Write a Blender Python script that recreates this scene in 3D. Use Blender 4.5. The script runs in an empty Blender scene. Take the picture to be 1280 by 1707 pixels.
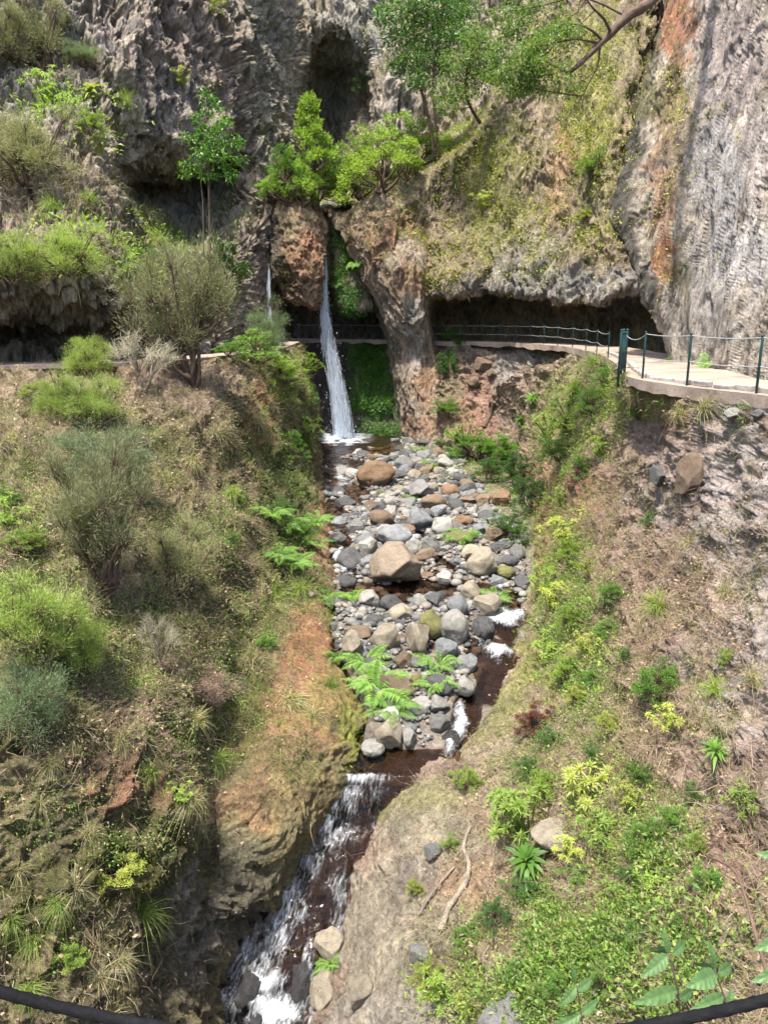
import bpy, math, random
import numpy as np
from mathutils import Vector, Matrix
R = math.radians
random.seed(7)
rng = np.random.default_rng(11)
scene = bpy.context.scene
C = scene.collection

# ------------------------------------------------------------------ camera, sky, sun, exposure
FPX, EYE, PITCH = 1289.0, 1.5, R(14.1)
cam = bpy.data.cameras.new('camera'); camo = bpy.data.objects.new('camera', cam); C.objects.link(camo)
camo.location = (0, 0, EYE); camo.rotation_euler = (R(90) - PITCH, 0, 0)
cam.sensor_fit = 'VERTICAL'; cam.sensor_height = 24.0; cam.lens = 24.0 * FPX / 1707.0
cam.clip_start = 0.05; cam.clip_end = 400
scene.camera = camo
SUN_DIR = Vector((0.20, 0.28, -0.93)).normalized()
world = bpy.data.worlds.new('World'); scene.world = world; world.use_nodes = True
nt = world.node_tree; bg = nt.nodes['Background']
sky = nt.nodes.new('ShaderNodeTexSky'); sky.sky_type = 'NISHITA'; sky.sun_disc = False
sky.sun_elevation = math.asin(-SUN_DIR.z); sky.sun_rotation = math.atan2(-SUN_DIR.x, -SUN_DIR.y)
sky.dust_density = 3.0; sky.air_density = 1.0
nt.links.new(sky.outputs[0], bg.inputs[0]); bg.inputs[1].default_value = 0.15
sl = bpy.data.lights.new('sun', 'SUN'); sl.energy = 3.6; sl.angle = R(2.5); sl.color = (1.0, 0.94, 0.84)
so = bpy.data.objects.new('sun', sl); C.objects.link(so); so.rotation_euler = SUN_DIR.to_track_quat('-Z', 'Y').to_euler()
so.location = (-15, -10, 40)
scene.view_settings.view_transform = 'Standard'; scene.view_settings.look = 'None'
scene.view_settings.exposure = 1.5; scene.view_settings.gamma = 1.0
scene.cycles.max_bounces = 8; scene.cycles.transparent_max_bounces = 24
scene.cycles.caustics_reflective = False; scene.cycles.caustics_refractive = False
scene.cycles.use_denoising = True

# ------------------------------------------------------------------ coordinates
CS, SN = math.cos(PITCH), math.sin(PITCH)
def P(u, v, Y):
    """world point at world depth Y on the sight line through photo pixel (u, v)"""
    u = np.asarray(u, float); v = np.asarray(v, float); Y = np.asarray(Y, float)
    a = (u - 640) / FPX; b = (853.5 - v) / FPX
    k = Y / (CS + SN * b)
    return np.stack([a * k, Y + 0 * a, EYE + k * (-SN + CS * b)], -1)
def XZ(u, Y, z):
    d = Y * CS - (z - EYE) * SN
    return np.array([(u - 640) / FPX * d, Y, z])
def proj(p):
    p = np.asarray(p, float)
    d = p[..., 1] * CS - (p[..., 2] - EYE) * SN
    h = p[..., 1] * SN + (p[..., 2] - EYE) * CS
    d = np.maximum(d, 1e-3)
    return 640 + FPX * p[..., 0] / d, 853.5 - FPX * h / d, d

# ------------------------------------------------------------------ noise
def _h(ix, iy, iz, seed):
    n = (ix.astype(np.int64) * 374761393 + iy.astype(np.int64) * 668265263 + iz.astype(np.int64) * 2147483647 + seed * 974711) & 0xFFFFFFFF
    n = ((n ^ (n >> 13)) * 1274126177) & 0xFFFFFFFF
    n = ((n ^ (n >> 16)) * 2246822519) & 0xFFFFFFFF
    return ((n ^ (n >> 15)) & 0xFFFFFF) / float(0xFFFFFF)
def vnoise(p, seed=0):
    f = np.floor(p); t = p - f; t = t * t * t * (t * (t * 6 - 15) + 10)
    x, y, z = (f[..., k].astype(np.int64) for k in range(3)); r = 0
    for dx in (0, 1):
        wx = t[..., 0] if dx else 1 - t[..., 0]
        for dy in (0, 1):
            wy = t[..., 1] if dy else 1 - t[..., 1]
            for dz in (0, 1):
                wz = t[..., 2] if dz else 1 - t[..., 2]
                r = r + wx * wy * wz * _h(x + dx, y + dy, z + dz, seed)
    return r
def fbm(p, octv=4, seed=0, gain=0.5):
    a, s, t = 1.0, 0.0, 0.0; q = p
    for k in range(octv):
        s = s + a * vnoise(q, seed + k); t += a; a *= gain; q = q * 2.03 + 11.7
    return s / t
def ridged(p, octv=4, seed=0):
    a, s, t = 1.0, 0.0, 0.0; q = p
    for k in range(octv):
        s = s + a * (1 - np.abs(2 * vnoise(q, seed + k) - 1)); t += a; a *= 0.5; q = q * 2.1 + 5.3
    return s / t
def worley(p, seed=0):
    f = np.floor(p).astype(np.int64); best = np.full(p.shape[:-1], 9.0)
    for dx in (-1, 0, 1):
        for dy in (-1, 0, 1):
            for dz in (-1, 0, 1):
                c = f + np.array([dx, dy, dz])
                q = np.stack([_h(c[..., 0], c[..., 1], c[..., 2], seed + k) for k in (1, 2, 3)], -1) + c
                best = np.minimum(best, ((p - q) ** 2).sum(-1))
    return np.sqrt(best)
def sstep(a, b, x):
    t = np.clip((x - a) / (b - a), 0, 1); return t * t * (3 - 2 * t)

# ------------------------------------------------------------------ mesh helpers
def tag(o, label=None, cat=None, group=None, kind=None):
    if label: o['label'] = label
    if cat: o['category'] = cat
    if group: o['group'] = group
    if kind: o['kind'] = kind
    return o
def mesh_data(name, V, Q=None, T=None, mat=None, smooth=True):
    V = np.asarray(V, np.float32).reshape(-1, 3)
    Q = np.zeros((0, 4), np.int32) if Q is None or len(Q) == 0 else np.asarray(Q, np.int32).reshape(-1, 4)
    T = np.zeros((0, 3), np.int32) if T is None or len(T) == 0 else np.asarray(T, np.int32).reshape(-1, 3)
    m = bpy.data.meshes.new(name)
    m.vertices.add(len(V)); m.vertices.foreach_set('co', V.ravel())
    nl = Q.size + T.size; m.loops.add(nl)
    m.loops.foreach_set('vertex_index', np.concatenate([Q.ravel(), T.ravel()]))
    m.polygons.add(len(Q) + len(T))
    st = np.concatenate([np.arange(len(Q)) * 4, Q.size + np.arange(len(T)) * 3]).astype(np.int32)
    m.polygons.foreach_set('loop_start', st)
    m.polygons.foreach_set('use_smooth', np.full(len(Q) + len(T), smooth))
    m.update(calc_edges=True); m.validate()
    if mat: m.materials.append(mat)
    return m
def link(name, m, parent=None):
    o = bpy.data.objects.new(name, m); C.objects.link(o)
    if parent: o.parent = parent
    return o
class MB:
    """collects vertices and faces for ONE mesh"""
    def __init__(s): s.V = []; s.Q = []; s.T = []; s.n = 0
    def add(s, V, Q=None, T=None):
        V = np.asarray(V, float).reshape(-1, 3)
        if Q is not None and len(Q): s.Q.append(np.asarray(Q).reshape(-1, 4) + s.n)
        if T is not None and len(T): s.T.append(np.asarray(T).reshape(-1, 3) + s.n)
        s.V.append(V); s.n += len(V)
    def data(s, name, mat, smooth=True):
        return mesh_data(name, np.concatenate(s.V), np.concatenate(s.Q) if s.Q else None, np.concatenate(s.T) if s.T else None, mat, smooth)
    def build(s, name, mat, parent=None, smooth=True):
        return link(name, s.data(name, mat, smooth), parent)
    def box(s, c, sx, sy, sz, rz=0.0, bev=0.0):
        x, y, z = sx / 2, sy / 2, sz / 2; b = min(bev, x * .9, y * .9, z * .9)
        vs = []
        for dz, ins in ((-z, b), (-z + b, 0), (z - b, 0), (z, b)):
            for px, py in ((-1, -1), (1, -1), (1, 1), (-1, 1)): vs.append((px * (x - ins), py * (y - ins), dz))
        V = np.array(vs); cr, sr = math.cos(rz), math.sin(rz)
        V = np.stack([V[:, 0] * cr - V[:, 1] * sr, V[:, 0] * sr + V[:, 1] * cr, V[:, 2]], -1) + np.array(c)
        Q = [(3, 2, 1, 0), (12, 13, 14, 15)]
        for k in range(3):
            for j in range(4): Q.append((k * 4 + j, k * 4 + (j + 1) % 4, k * 4 + 4 + (j + 1) % 4, k * 4 + 4 + j))
        s.add(V, Q)
    def tube(s, pts, rad, n=6, cap=True, wob=None):
        pts = np.asarray(pts, float); m = len(pts); rad = np.broadcast_to(np.asarray(rad, float), (m,))
        t = np.gradient(pts, axis=0); t /= np.linalg.norm(t, axis=1, keepdims=True) + 1e-9
        ref = np.array([0.31, 0.17, 0.93]) if abs(t[0, 2]) < .9 else np.array([1, .2, 0])
        a = np.cross(t, ref); a /= np.linalg.norm(a, axis=1, keepdims=True) + 1e-9
        b = np.cross(t, a); th = np.arange(n) / n * 2 * math.pi
        rr = rad[:, None] * (np.ones((m, n)) if wob is None else wob(np.arange(m)[:, None], th[None, :]))
        V = pts[:, None, :] + rr[..., None] * (np.cos(th)[None, :, None] * a[:, None, :] + np.sin(th)[None, :, None] * b[:, None, :])
        i = np.arange(m - 1)[:, None] * n; j = np.arange(n)[None, :]
        Q = np.stack([i + j, i + (j + 1) % n, i + n + (j + 1) % n, i + n + j], -1).reshape(-1, 4)
        T = []
        V = V.reshape(-1, 3)
        if cap:
            V = np.concatenate([V, pts[:1], pts[-1:]]); c0, c1 = m * n, m * n + 1
            for k in range(n): T += [(c0, (k + 1) % n, k), (c1, (m - 1) * n + k, (m - 1) * n + (k + 1) % n)]
        s.add(V, Q, T)
    # vectorised leaf-like pieces
    def blades(s, p, d, L, W, droop):
        """curved tapering grass blades; p, d (N,3)"""
        N = len(p); d = d / (np.linalg.norm(d, axis=1, keepdims=True) + 1e-9)
        sd = np.cross(d, rng.normal(size=(N, 3))); sd /= np.linalg.norm(sd, axis=1, keepdims=True) + 1e-9
        L = L[:, None]; W = W[:, None]; g = np.array([0, 0, -1.0]) * (droop[:, None] * L)
        q1 = p + d * L * .4 + g * .12; q2 = p + d * L * .75 + g * .45; q3 = p + d * L * .98 + g
        V = np.stack([p - sd * W * .5, p + sd * W * .5, q1 - sd * W * .5, q1 + sd * W * .5, q2 - sd * W * .33, q2 + sd * W * .33, q3], 1)
        o = np.arange(N)[:, None] * 7
        Q = np.concatenate([o + np.array([0, 1, 3, 2]), o + np.array([2, 3, 5, 4])]); T = o + np.array([4, 5, 6])
        s.add(V, Q, T)
    def leaves(s, p, d, nrm, L, W, fold=.25, curl=.15):
        """pointed leaves folded along the midrib, 6 vertices"""
        d = d / (np.linalg.norm(d, axis=1, keepdims=True) + 1e-9)
        sd = np.cross(d, nrm); sd /= np.linalg.norm(sd, axis=1, keepdims=True) + 1e-9
        n = np.cross(sd, d); L = L[:, None]; W = W[:, None]
        mid = p + d * L * .45 + n * L * curl * .3; tip = p + d * L - n * L * curl
        V = np.stack([p, mid - sd * W * .5 + n * W * fold, mid, mid + sd * W * .5 + n * W * fold, tip], 1)
        o = np.arange(len(p))[:, None] * 5
        T = np.concatenate([o + np.array(t) for t in ((0, 2, 1), (0, 3, 2), (1, 2, 4), (2, 3, 4))])
        s.add(V, None, T)
    def needles(s, p, d, L, W):
        N = len(p); d = d / (np.linalg.norm(d, axis=1, keepdims=True) + 1e-9)
        sd = np.cross(d, rng.normal(size=(N, 3))); sd /= np.linalg.norm(sd, axis=1, keepdims=True) + 1e-9
        L = L[:, None]; W = W[:, None]
        V = np.stack([p - sd * W * .35, p + sd * W * .35, p + d * L * .6 + sd * W * .5, p + d * L, p + d * L * .6 - sd * W * .5], 1)
        o = np.arange(N)[:, None] * 5
        s.add(V, o + np.array([0, 1, 2, 4]), o + np.array([4, 2, 3]))
    def sticks(s, p, d, L, W, bend=.2):
        """three-sided twigs with one bend"""
        N = len(p); d = d / (np.linalg.norm(d, axis=1, keepdims=True) + 1e-9)
        a = np.cross(d, rng.normal(size=(N, 3))); a /= np.linalg.norm(a, axis=1, keepdims=True) + 1e-9
        b = np.cross(d, a); L = L[:, None]; W = W[:, None]
        m = p + d * L * .5 + a * L * bend * rng.uniform(-1, 1, (N, 1)); e = p + d * L + b * L * bend * rng.uniform(-1, 1, (N, 1))
        rings = []
        for c, w in ((p, W), (m, W * .8), (e, W * .35)):
            for k in range(3):
                th = k * 2.0944; rings.append(c + (math.cos(th) * a + math.sin(th) * b) * w * .5)
        V = np.stack(rings, 1); o = np.arange(N)[:, None] * 9; Q = []
        for r_ in (0, 3):
            for k in range(3): Q.append(o + np.array([r_ + k, r_ + (k + 1) % 3, r_ + 3 + (k + 1) % 3, r_ + 3 + k]))
        s.add(V, np.concatenate(Q))

# ------------------------------------------------------------------ materials
def new_mat(name):
    m = bpy.data.materials.new(name); m.use_nodes = True; t = m.node_tree; t.nodes.clear()
    out = t.nodes.new('ShaderNodeOutputMaterial')
    return m, t, out
def N(t, typ, **kw):
    n = t.nodes.new(typ)
    for k, v in kw.items():
        if k.startswith('i_'):
            key = k[2:]; key = int(key) if key.isdigit() else key.replace('_', ' '); n.inputs[key].default_value = v
        else: setattr(n, k, v)
    return n
def ramp(t, fac, stops):
    r = t.nodes.new('ShaderNodeValToRGB'); e = r.color_ramp.elements
    e[0].position, e[0].color = stops[0][0], (*stops[0][1], 1); e[1].position, e[1].color = stops[-1][0], (*stops[-1][1], 1)
    for p, c in stops[1:-1]:
        q = e.new(p); q.color = (*c, 1)
    t.links.new(fac, r.inputs[0]); return r.outputs[0]
def mixc(t, mode, fac, a, b):
    m = t.nodes.new('ShaderNodeMix'); m.data_type = 'RGBA'; m.blend_type = mode
    for sock, val in ((m.inputs[0], fac), (m.inputs[6], a), (m.inputs[7], b)):
        if isinstance(val, (float, int)): sock.default_value = val
        elif isinstance(val, tuple): sock.default_value = (*val, 1)
        else: t.links.new(val, sock)
    return m.outputs[2]
def noise_tex(t, coord, scale, detail=6, rough=.6, vec_scale=None, dist=0.0):
    n = N(t, 'ShaderNodeTexNoise', i_Scale=scale, i_Detail=detail, i_Roughness=rough, i_Distortion=dist)
    if vec_scale:
        mp = N(t, 'ShaderNodeMapping'); mp.inputs['Scale'].default_value = vec_scale
        t.links.new(coord, mp.inputs[0]); coord = mp.outputs[0]
    t.links.new(coord, n.inputs['Vector']); return n.outputs[0]
def bump(t, h, strength, dist, normal=None):
    b = N(t, 'ShaderNodeBump', i_Strength=strength, i_Distance=dist); t.links.new(h, b.inputs['Height'])
    if normal is not None: t.links.new(normal, b.inputs['Normal'])
    return b.outputs[0]

def rock_mat(name, streak=(1, 1, 1), pale=.35, contrast=1.0, bump_s=1.0):
    """colour comes from the patch's own colour attribute (its rock, soil and moss, with shade painted in on some faces), broken up by noise"""
    m, t, out = new_mat(name)
    co = N(t, 'ShaderNodeTexCoord').outputs['Object']
    at = N(t, 'ShaderNodeAttribute', attribute_name='Col')
    n1 = noise_tex(t, co, 1.3, 8, .68, streak); n2 = noise_tex(t, co, 7.5, 7, .7, streak, .4); n3 = noise_tex(t, co, 34, 5, .7)
    k = .5 * contrast
    c = mixc(t, 'MULTIPLY', 1.0, at.outputs['Color'], ramp(t, n1, [(.3, (1 - k,) * 3), (.5, (1,) * 3), (.7, (1 + k, 1 + k * .95, 1 + k * .9))]))
    c = mixc(t, 'MULTIPLY', 1.0, c, ramp(t, n2, [(.32, (.42, .40, .38)), (.5, (1, 1, 1)), (.68, (1.5, 1.48, 1.42))]))
    sp = ramp(t, n3, [(.56, (0, 0, 0)), (.70, (pale,) * 3)])
    c = mixc(t, 'MIX', sp, c, (.44, .41, .36))
    dk = ramp(t, noise_tex(t, co, 19, 4, .6), [(.30, (.75,) * 3), (.42, (0, 0, 0))])
    c = mixc(t, 'MIX', dk, c, (.035, .030, .022))
    b = N(t, 'ShaderNodeBsdfPrincipled')
    t.links.new(c, b.inputs['Base Color'])
    rg = N(t, 'ShaderNodeMapRange', i_1=0.0, i_2=1.0, i_3=.92, i_4=.28); t.links.new(at.outputs['Alpha'], rg.inputs[0])
    t.links.new(rg.outputs[0], b.inputs['Roughness']); b.inputs['Specular IOR Level'].default_value = .35
    vo = N(t, 'ShaderNodeTexVoronoi', i_Scale=4.5); wv = N(t, 'ShaderNodeVectorMath', operation='ADD'); t.links.new(co, wv.inputs[0])
    wn = N(t, 'ShaderNodeTexNoise', i_Scale=3.0, i_Detail=5.0); t.links.new(co, wn.inputs['Vector']); t.links.new(wn.outputs['Color'], wv.inputs[1]); t.links.new(wv.outputs[0], vo.inputs['Vector'])
    h = bump(t, n1, .7 * bump_s, .5); h = bump(t, vo.outputs['Distance'], .55 * bump_s, .14, h); h = bump(t, n2, 1.0 * bump_s, .16, h); h = bump(t, n3, .9 * bump_s, .04, h)
    t.links.new(h, b.inputs['Normal']); t.links.new(b.outputs[0], out.inputs[0])
    return m
def leaf_mat(name, cols, trans=.35, rough=.5, spec=.3, vary=.25):
    m, t, out = new_mat(name)
    g = N(t, 'ShaderNodeNewGeometry'); oi = N(t, 'ShaderNodeObjectInfo')
    n = len(cols); c = ramp(t, g.outputs['Random Per Island'], [(i / (n - 1) if n > 1 else 0, cc) for i, cc in enumerate(cols)])
    c = mixc(t, 'MULTIPLY', 1.0, c, ramp(t, oi.outputs['Random'], [(0, (1 - vary, 1 - vary, 1 - vary)), (1, (1 + vary, 1 + vary * .9, 1 + vary * .4))]))
    b = N(t, 'ShaderNodeBsdfPrincipled', i_Roughness=rough); b.inputs['Specular IOR Level'].default_value = spec
    t.links.new(c, b.inputs['Base Color'])
    tr = N(t, 'ShaderNodeBsdfTranslucent')
    t.links.new(mixc(t, 'MULTIPLY', 1.0, c, (1.25, 1.35, .55)), tr.inputs[0])
    mx = N(t, 'ShaderNodeMixShader', i_0=trans); t.links.new(b.outputs[0], mx.inputs[1]); t.links.new(tr.outputs[0], mx.inputs[2])
    t.links.new(mx.outputs[0], out.inputs[0]); return m
def plain_mat(name, col, rough=.8, scale=20, var=.3, metallic=0, bs=.3, bd=.01, spec=.4):
    m, t, out = new_mat(name)
    co = N(t, 'ShaderNodeTexCoord').outputs['Object']
    n = noise_tex(t, co, scale, 6, .65); n2 = noise_tex(t, co, scale * .12, 4, .6)
    c = mixc(t, 'MULTIPLY', 1.0, tuple(col), ramp(t, n, [(.3, (1 - var,) * 3), (.7, (1 + var,) * 3)]))
    c = mixc(t, 'MULTIPLY', 1.0, c, ramp(t, n2, [(.3, (1 - var,) * 3), (.7, (1 + var,) * 3)]))
    b = N(t, 'ShaderNodeBsdfPrincipled', i_Roughness=rough, i_Metallic=metallic); b.inputs['Specular IOR Level'].default_value = spec
    t.links.new(c, b.inputs['Base Color']); t.links.new(bump(t, n, bs, bd), b.inputs['Normal'])
    t.links.new(b.outputs[0], out.inputs[0]); return m
def stone_mat(name, rough=.8):
    m, t, out = new_mat(name)
    co = N(t, 'ShaderNodeTexCoord').outputs['Object']; oi = N(t, 'ShaderNodeObjectInfo'); g = N(t, 'ShaderNodeNewGeometry')
    addv = N(t, 'ShaderNodeVectorMath', operation='ADD'); t.links.new(co, addv.inputs[0]); t.links.new(oi.outputs['Location'], addv.inputs[1]); co = addv.outputs[0]
    n1 = noise_tex(t, co, 2.2, 7, .65, None, .5); n2 = noise_tex(t, co, 14, 6, .7); n3 = noise_tex(t, co, 60, 3, .6)
    c = mixc(t, 'MULTIPLY', 1.0, oi.outputs['Color'], ramp(t, n1, [(.28, (.62, .60, .58)), (.5, (1, 1, 1)), (.72, (1.28, 1.25, 1.18))]))
    c = mixc(t, 'MULTIPLY', 1.0, c, ramp(t, n2, [(.3, (.68, .67, .66)), (.5, (1, 1, 1)), (.7, (1.25, 1.24, 1.2))]))
    c = mixc(t, 'MIX', ramp(t, n3, [(.60, (0, 0, 0)), (.72, (.45,) * 3)]), c, (.5, .48, .43))
    # a film of moss and silt in patches
    c = mixc(t, 'MIX', ramp(t, noise_tex(t, co, 3.1, 5, .7), [(.56, (0, 0, 0)), (.68, (.5,) * 3)]), c, (.15, .135, .055))
    b = N(t, 'ShaderNodeBsdfPrincipled', i_Roughness=rough); b.inputs['Specular IOR Level'].default_value = .4
    t.links.new(c, b.inputs['Base Color'])
    h = bump(t, n1, .5, .15); h = bump(t, n2, .8, .06, h); h = bump(t, n3, .7, .015, h); t.links.new(h, b.inputs['Normal'])
    t.links.new(b.outputs[0], out.inputs[0]); return m

M = {}
M['cliff'] = rock_mat('cliff_rock', (1, 1, .32), .4, 1.15, 1.0)
M['bank'] = rock_mat('bank_earth', (1, 1, 1), .25, 1.0, 1.0)
M['bed'] = rock_mat('stream_gravel', (1, 1, 1), .3, .8, .8)
M['stone'] = stone_mat('river_stone', .78); M['wet_stone'] = stone_mat('wet_stone', .16)
M['bark'] = plain_mat('bark', (.10, .065, .045), .9, 30, .4)
M['grey_twig'] = plain_mat('grey_dead_wood', (.20, .165, .13), .9, 30, .4)
M['concrete'] = plain_mat('pale_concrete', (.30, .265, .235), .9, 9, .25, 0, .5, .015)
M['path'], t, out = new_mat('path_concrete'); co = N(t, 'ShaderNodeTexCoord').outputs['Object']
n1, n2 = noise_tex(t, co, 1.1, 6, .65), noise_tex(t, co, 22, 5, .7)
c = mixc(t, 'MULTIPLY', 1.0, (.285, .225, .18), ramp(t, n1, [(.32, (.62, .58, .54)), (.5, (1, 1, 1)), (.68, (1.22, 1.2, 1.16))])); c = mixc(t, 'MULTIPLY', 1.0, c, ramp(t, n2, [(.3, (.72,) * 3), (.7, (1.2,) * 3)]))
c = mixc(t, 'MIX', ramp(t, noise_tex(t, co, 3.3, 6, .7), [(.56, (0, 0, 0)), (.70, (.6,) * 3)]), c, (.16, .125, .085))
b = N(t, 'ShaderNodeBsdfPrincipled', i_Roughness=.92); t.links.new(c, b.inputs['Base Color']); t.links.new(bump(t, n2, .6, .02), b.inputs['Normal']); t.links.new(b.outputs[0], out.inputs[0])
M['post'] = plain_mat('green_post_paint', (.010, .045, .045), .45, 40, .2)
M['wire'] = plain_mat('steel_wire', (.42, .43, .42), .45, 60, .15, .4)
M['rope'] = plain_mat('black_cable', (.006, .006, .007), .85, 80, .4, 0, .3, .01, .15)
M['heath'] = leaf_mat('heath_needles', [(.20, .235, .11), (.27, .29, .16), (.18, .215, .095), (.33, .31, .19), (.27, .22, .15)], .3)
M['heath_bright'] = leaf_mat('bright_heath_needles', [(.22, .31, .075), (.29, .36, .11), (.18, .26, .07)], .35)
M['heath_blue'] = leaf_mat('bluish_heath_needles', [(.16, .24, .12), (.22, .28, .16), (.13, .19, .09)], .3)
M['heath_grey'] = leaf_mat('grey_heath_twigs', [(.35, .31, .25), (.42, .38, .31), (.22, .25, .15)], .15)
M['dead_pink'] = leaf_mat('dead_twigs_pinkish', [(.30, .20, .155), (.38, .27, .21), (.24, .16, .12)], .1)
M['dead_red'] = leaf_mat('dead_leaves_maroon', [(.07, .02, .015), (.11, .03, .02), (.05, .02, .015)], .15)
M['broad'] = leaf_mat('broad_leaves', [(.05, .15, .02), (.09, .22, .03), (.04, .10, .02), (.14, .28, .05)], .35, .35, .5)
M['spring'] = leaf_mat('spring_leaves', [(.21, .34, .05), (.28, .41, .08), (.16, .27, .04), (.33, .41, .10)], .45, .4)
M['broad_bright'] = leaf_mat('bright_broad_leaves', [(.11, .21, .05), (.17, .27, .07), (.08, .16, .035), (.22, .28, .09)], .4, .4)
M['lime'] = leaf_mat('lime_leaves', [(.17, .28, .05), (.25, .35, .07), (.13, .22, .04), (.30, .36, .09)], .4, .45)
M['yellow'] = leaf_mat('yellow_green_leaves', [(.27, .33, .06), (.35, .37, .09), (.20, .28, .06)], .4, .45)
M['green'] = leaf_mat('green_leaves', [(.09, .20, .03), (.14, .27, .05), (.07, .15, .03)], .35, .45)
M['deep'] = leaf_mat('deep_green_leaves', [(.05, .12, .03), (.08, .17, .04), (.04, .09, .03)], .3, .4)
M['fern'] = leaf_mat('fern_pinnae', [(.12, .26, .05), (.18, .33, .07), (.10, .20, .05), (.24, .30, .08)], .35, .5)
M['straw'] = leaf_mat('dry_straw', [(.34, .28, .17), (.42, .36, .23), (.17, .21, .06), (.27, .22, .12), (.22, .24, .08)], .2)
M['grass'] = leaf_mat('green_grass', [(.19, .29, .06), (.27, .37, .08), (.15, .22, .045), (.35, .34, .14)], .35)
M['moss'] = leaf_mat('moss_tips', [(.10, .11, .025), (.15, .15, .03), (.07, .075, .02)], .2)
M['litter'] = leaf_mat('leaf_litter', [(.26, .16, .10), (.34, .26, .18), (.20, .12, .075), (.38, .30, .21)], .1)
M['creeper'] = leaf_mat('creeper_leaves', [(.26, .29, .05), (.33, .34, .07), (.19, .23, .05)], .3)
M['cover'] = leaf_mat('mixed_ground_cover', [(.06, .13, .03), (.12, .23, .045), (.17, .30, .055), (.27, .37, .07), (.09, .17, .05), (.30, .31, .12), (.20, .28, .10)], .35, .45)
M['flower'] = leaf_mat('pale_flower', [(.62, .52, .46), (.70, .66, .60), (.5, .4, .35)], .2)

# ------------------------------------------------------------------ terrain patches
PATCH = {}
def catmull(ctrl, n):
    """(k, ..., 3) control rows -> (n, ..., 3)"""
    k = len(ctrl); t = np.linspace(0, k - 1 - 1e-6, n); i = t.astype(int); f = (t - i).reshape(-1, *([1] * (ctrl.ndim - 1)))
    ext = np.concatenate([2 * ctrl[:1] - ctrl[1:2], ctrl, 2 * ctrl[-1:] - ctrl[-2:-1]])
    p0, p1, p2, p3 = (ext[i + j] for j in range(4))
    m1 = (p2 - p0) * .42; m2 = (p3 - p1) * .42; f2 = f * f; f3 = f2 * f
    return (2 * f3 - 3 * f2 + 1) * p1 + (f3 - 2 * f2 + f) * m1 + (-2 * f3 + 3 * f2) * p2 + (f3 - f2) * m2
def normals(G):
    a = np.gradient(G, axis=0); b = np.gradient(G, axis=1); n = np.cross(a, b)
    return n / (np.linalg.norm(n, axis=-1, keepdims=True) + 1e-9)
def colour(p, base, blobs, seed=3, wet=0.0):
    u, v, _ = proj(p)
    w1 = fbm(p * .9, 4, seed + 50); w2 = fbm(p * .9 + 31, 4, seed + 60); nz = fbm(p * 1.7, 5, seed + 70, .6)
    _, _, dep = proj(p)
    sc = np.clip(900 / dep, 20, 90)
    u = u + (w1 - .5) * sc * 1.6; v = v + (w2 - .5) * sc * 1.6
    col = np.empty(p.shape[:-1] + (4,)); col[..., :3] = base; col[..., 3] = wet
    for (bu, bv, ru, rv, c, s) in blobs:
        g = np.exp(-(((u - bu) / ru) ** 2 + ((v - bv) / rv) ** 2))
        w = sstep(.24, .78, g * 1.1 + (nz - .5) * 1.4) * s
        cc = np.array(c if len(c) == 4 else (*c, wet))
        col = col * (1 - w[..., None]) + cc * w[..., None]
    return col
def grid_faces(nv, nu):
    i = np.arange(nv - 1)[:, None] * nu; j = np.arange(nu - 1)[None, :]
    return np.stack([i + j, i + j + 1, i + nu + j + 1, i + nu + j], -1).reshape(-1, 4)
def patch(name, ctrl, nu, nv, disp, base, blobs, mat, wet=0.0, world=False, seed=1):
    K = np.array(ctrl, float)
    W = K if world else P(K[..., 0], K[..., 1], K[..., 2])
    G = catmull(W, nv); G = np.swapaxes(catmull(np.swapaxes(G, 0, 1), nu), 0, 1)
    n = normals(G)
    if ((np.array([0, 0, EYE]) - G) * n).sum(-1).mean() < 0: n = -n
    G = G + n * disp(G)[..., None]
    n2 = normals(G)
    if (n2 * n).sum(-1).mean() < 0: n2 = -n2
    col = colour(G, base, blobs, seed, wet)
    m = mesh_data(name, G, grid_faces(nv, nu), None, mat)
    a = m.color_attributes.new('Col', 'FLOAT_COLOR', 'POINT'); a.data.foreach_set('color', col.astype(np.float32).ravel())
    o = link(name, m); tag(o, kind='structure')
    u, v, d = proj(G)
    PATCH[name if name not in PATCH else o.name] = dict(G=G, N=n2, u=u, v=v, d=d, o=o)
    return o
def rough_disp(big=.5, mid=.35, small=.08, zs=.6, seed=0, blocky=0.0, pits=0.0, crag=0.0, step=0.0, smooth=()):
    def f(G):
        q = G * np.array([1, 1, zs]); q = q + (np.stack([fbm(q * .7 + k * 17, 3, seed + 30 + k) for k in range(3)], -1) - .5) * 1.1
        d = (fbm(q * .28, 3, seed) - .5) * 2 * big + (ridged(q * .75 + 3, 4, seed + 5) - .62) * 2 * mid + (fbm(q * 3.4, 5, seed + 9, .62) - .5) * 2 * small
        if blocky: d = d + (worley(q * 1.1, seed + 2) - .5) * blocky - (worley(q * 2.7, seed + 7) - .5) * blocky * .5
        if crag: d = d + (ridged(q * 2.3, 4, seed + 14) - .6) * 2 * crag + (np.abs(fbm(q * 5.5, 3, seed + 15) - .5) * 4 - .5) * crag * .45
        if pits: d = d - pits * sstep(.56, .70, fbm(q * 1.5 + 50, 4, seed + 20, .6)) - pits * .5 * sstep(.58, .70, fbm(q * 4 + 20, 3, seed + 21))
        if step:
            for fr, am, nn in ((.55, 1.0, 6), (1.5, .45, 5)):
                x = fbm(q * fr + 90, 4, seed + 40, .45) * nn; fl = np.floor(x); d = d + step * am * (fl + sstep(.38, .62, x - fl) - nn / 2) / 1.5
        if smooth:
            u, v, _ = proj(G); m = 0
            for bu, bv, ru, rv, s_ in smooth: m = np.maximum(m, s_ * np.exp(-(((u - bu) / ru) ** 2 + ((v - bv) / rv) ** 2) ** 1.5))
            d = d * (1 - m)
        return d
    return f

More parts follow.
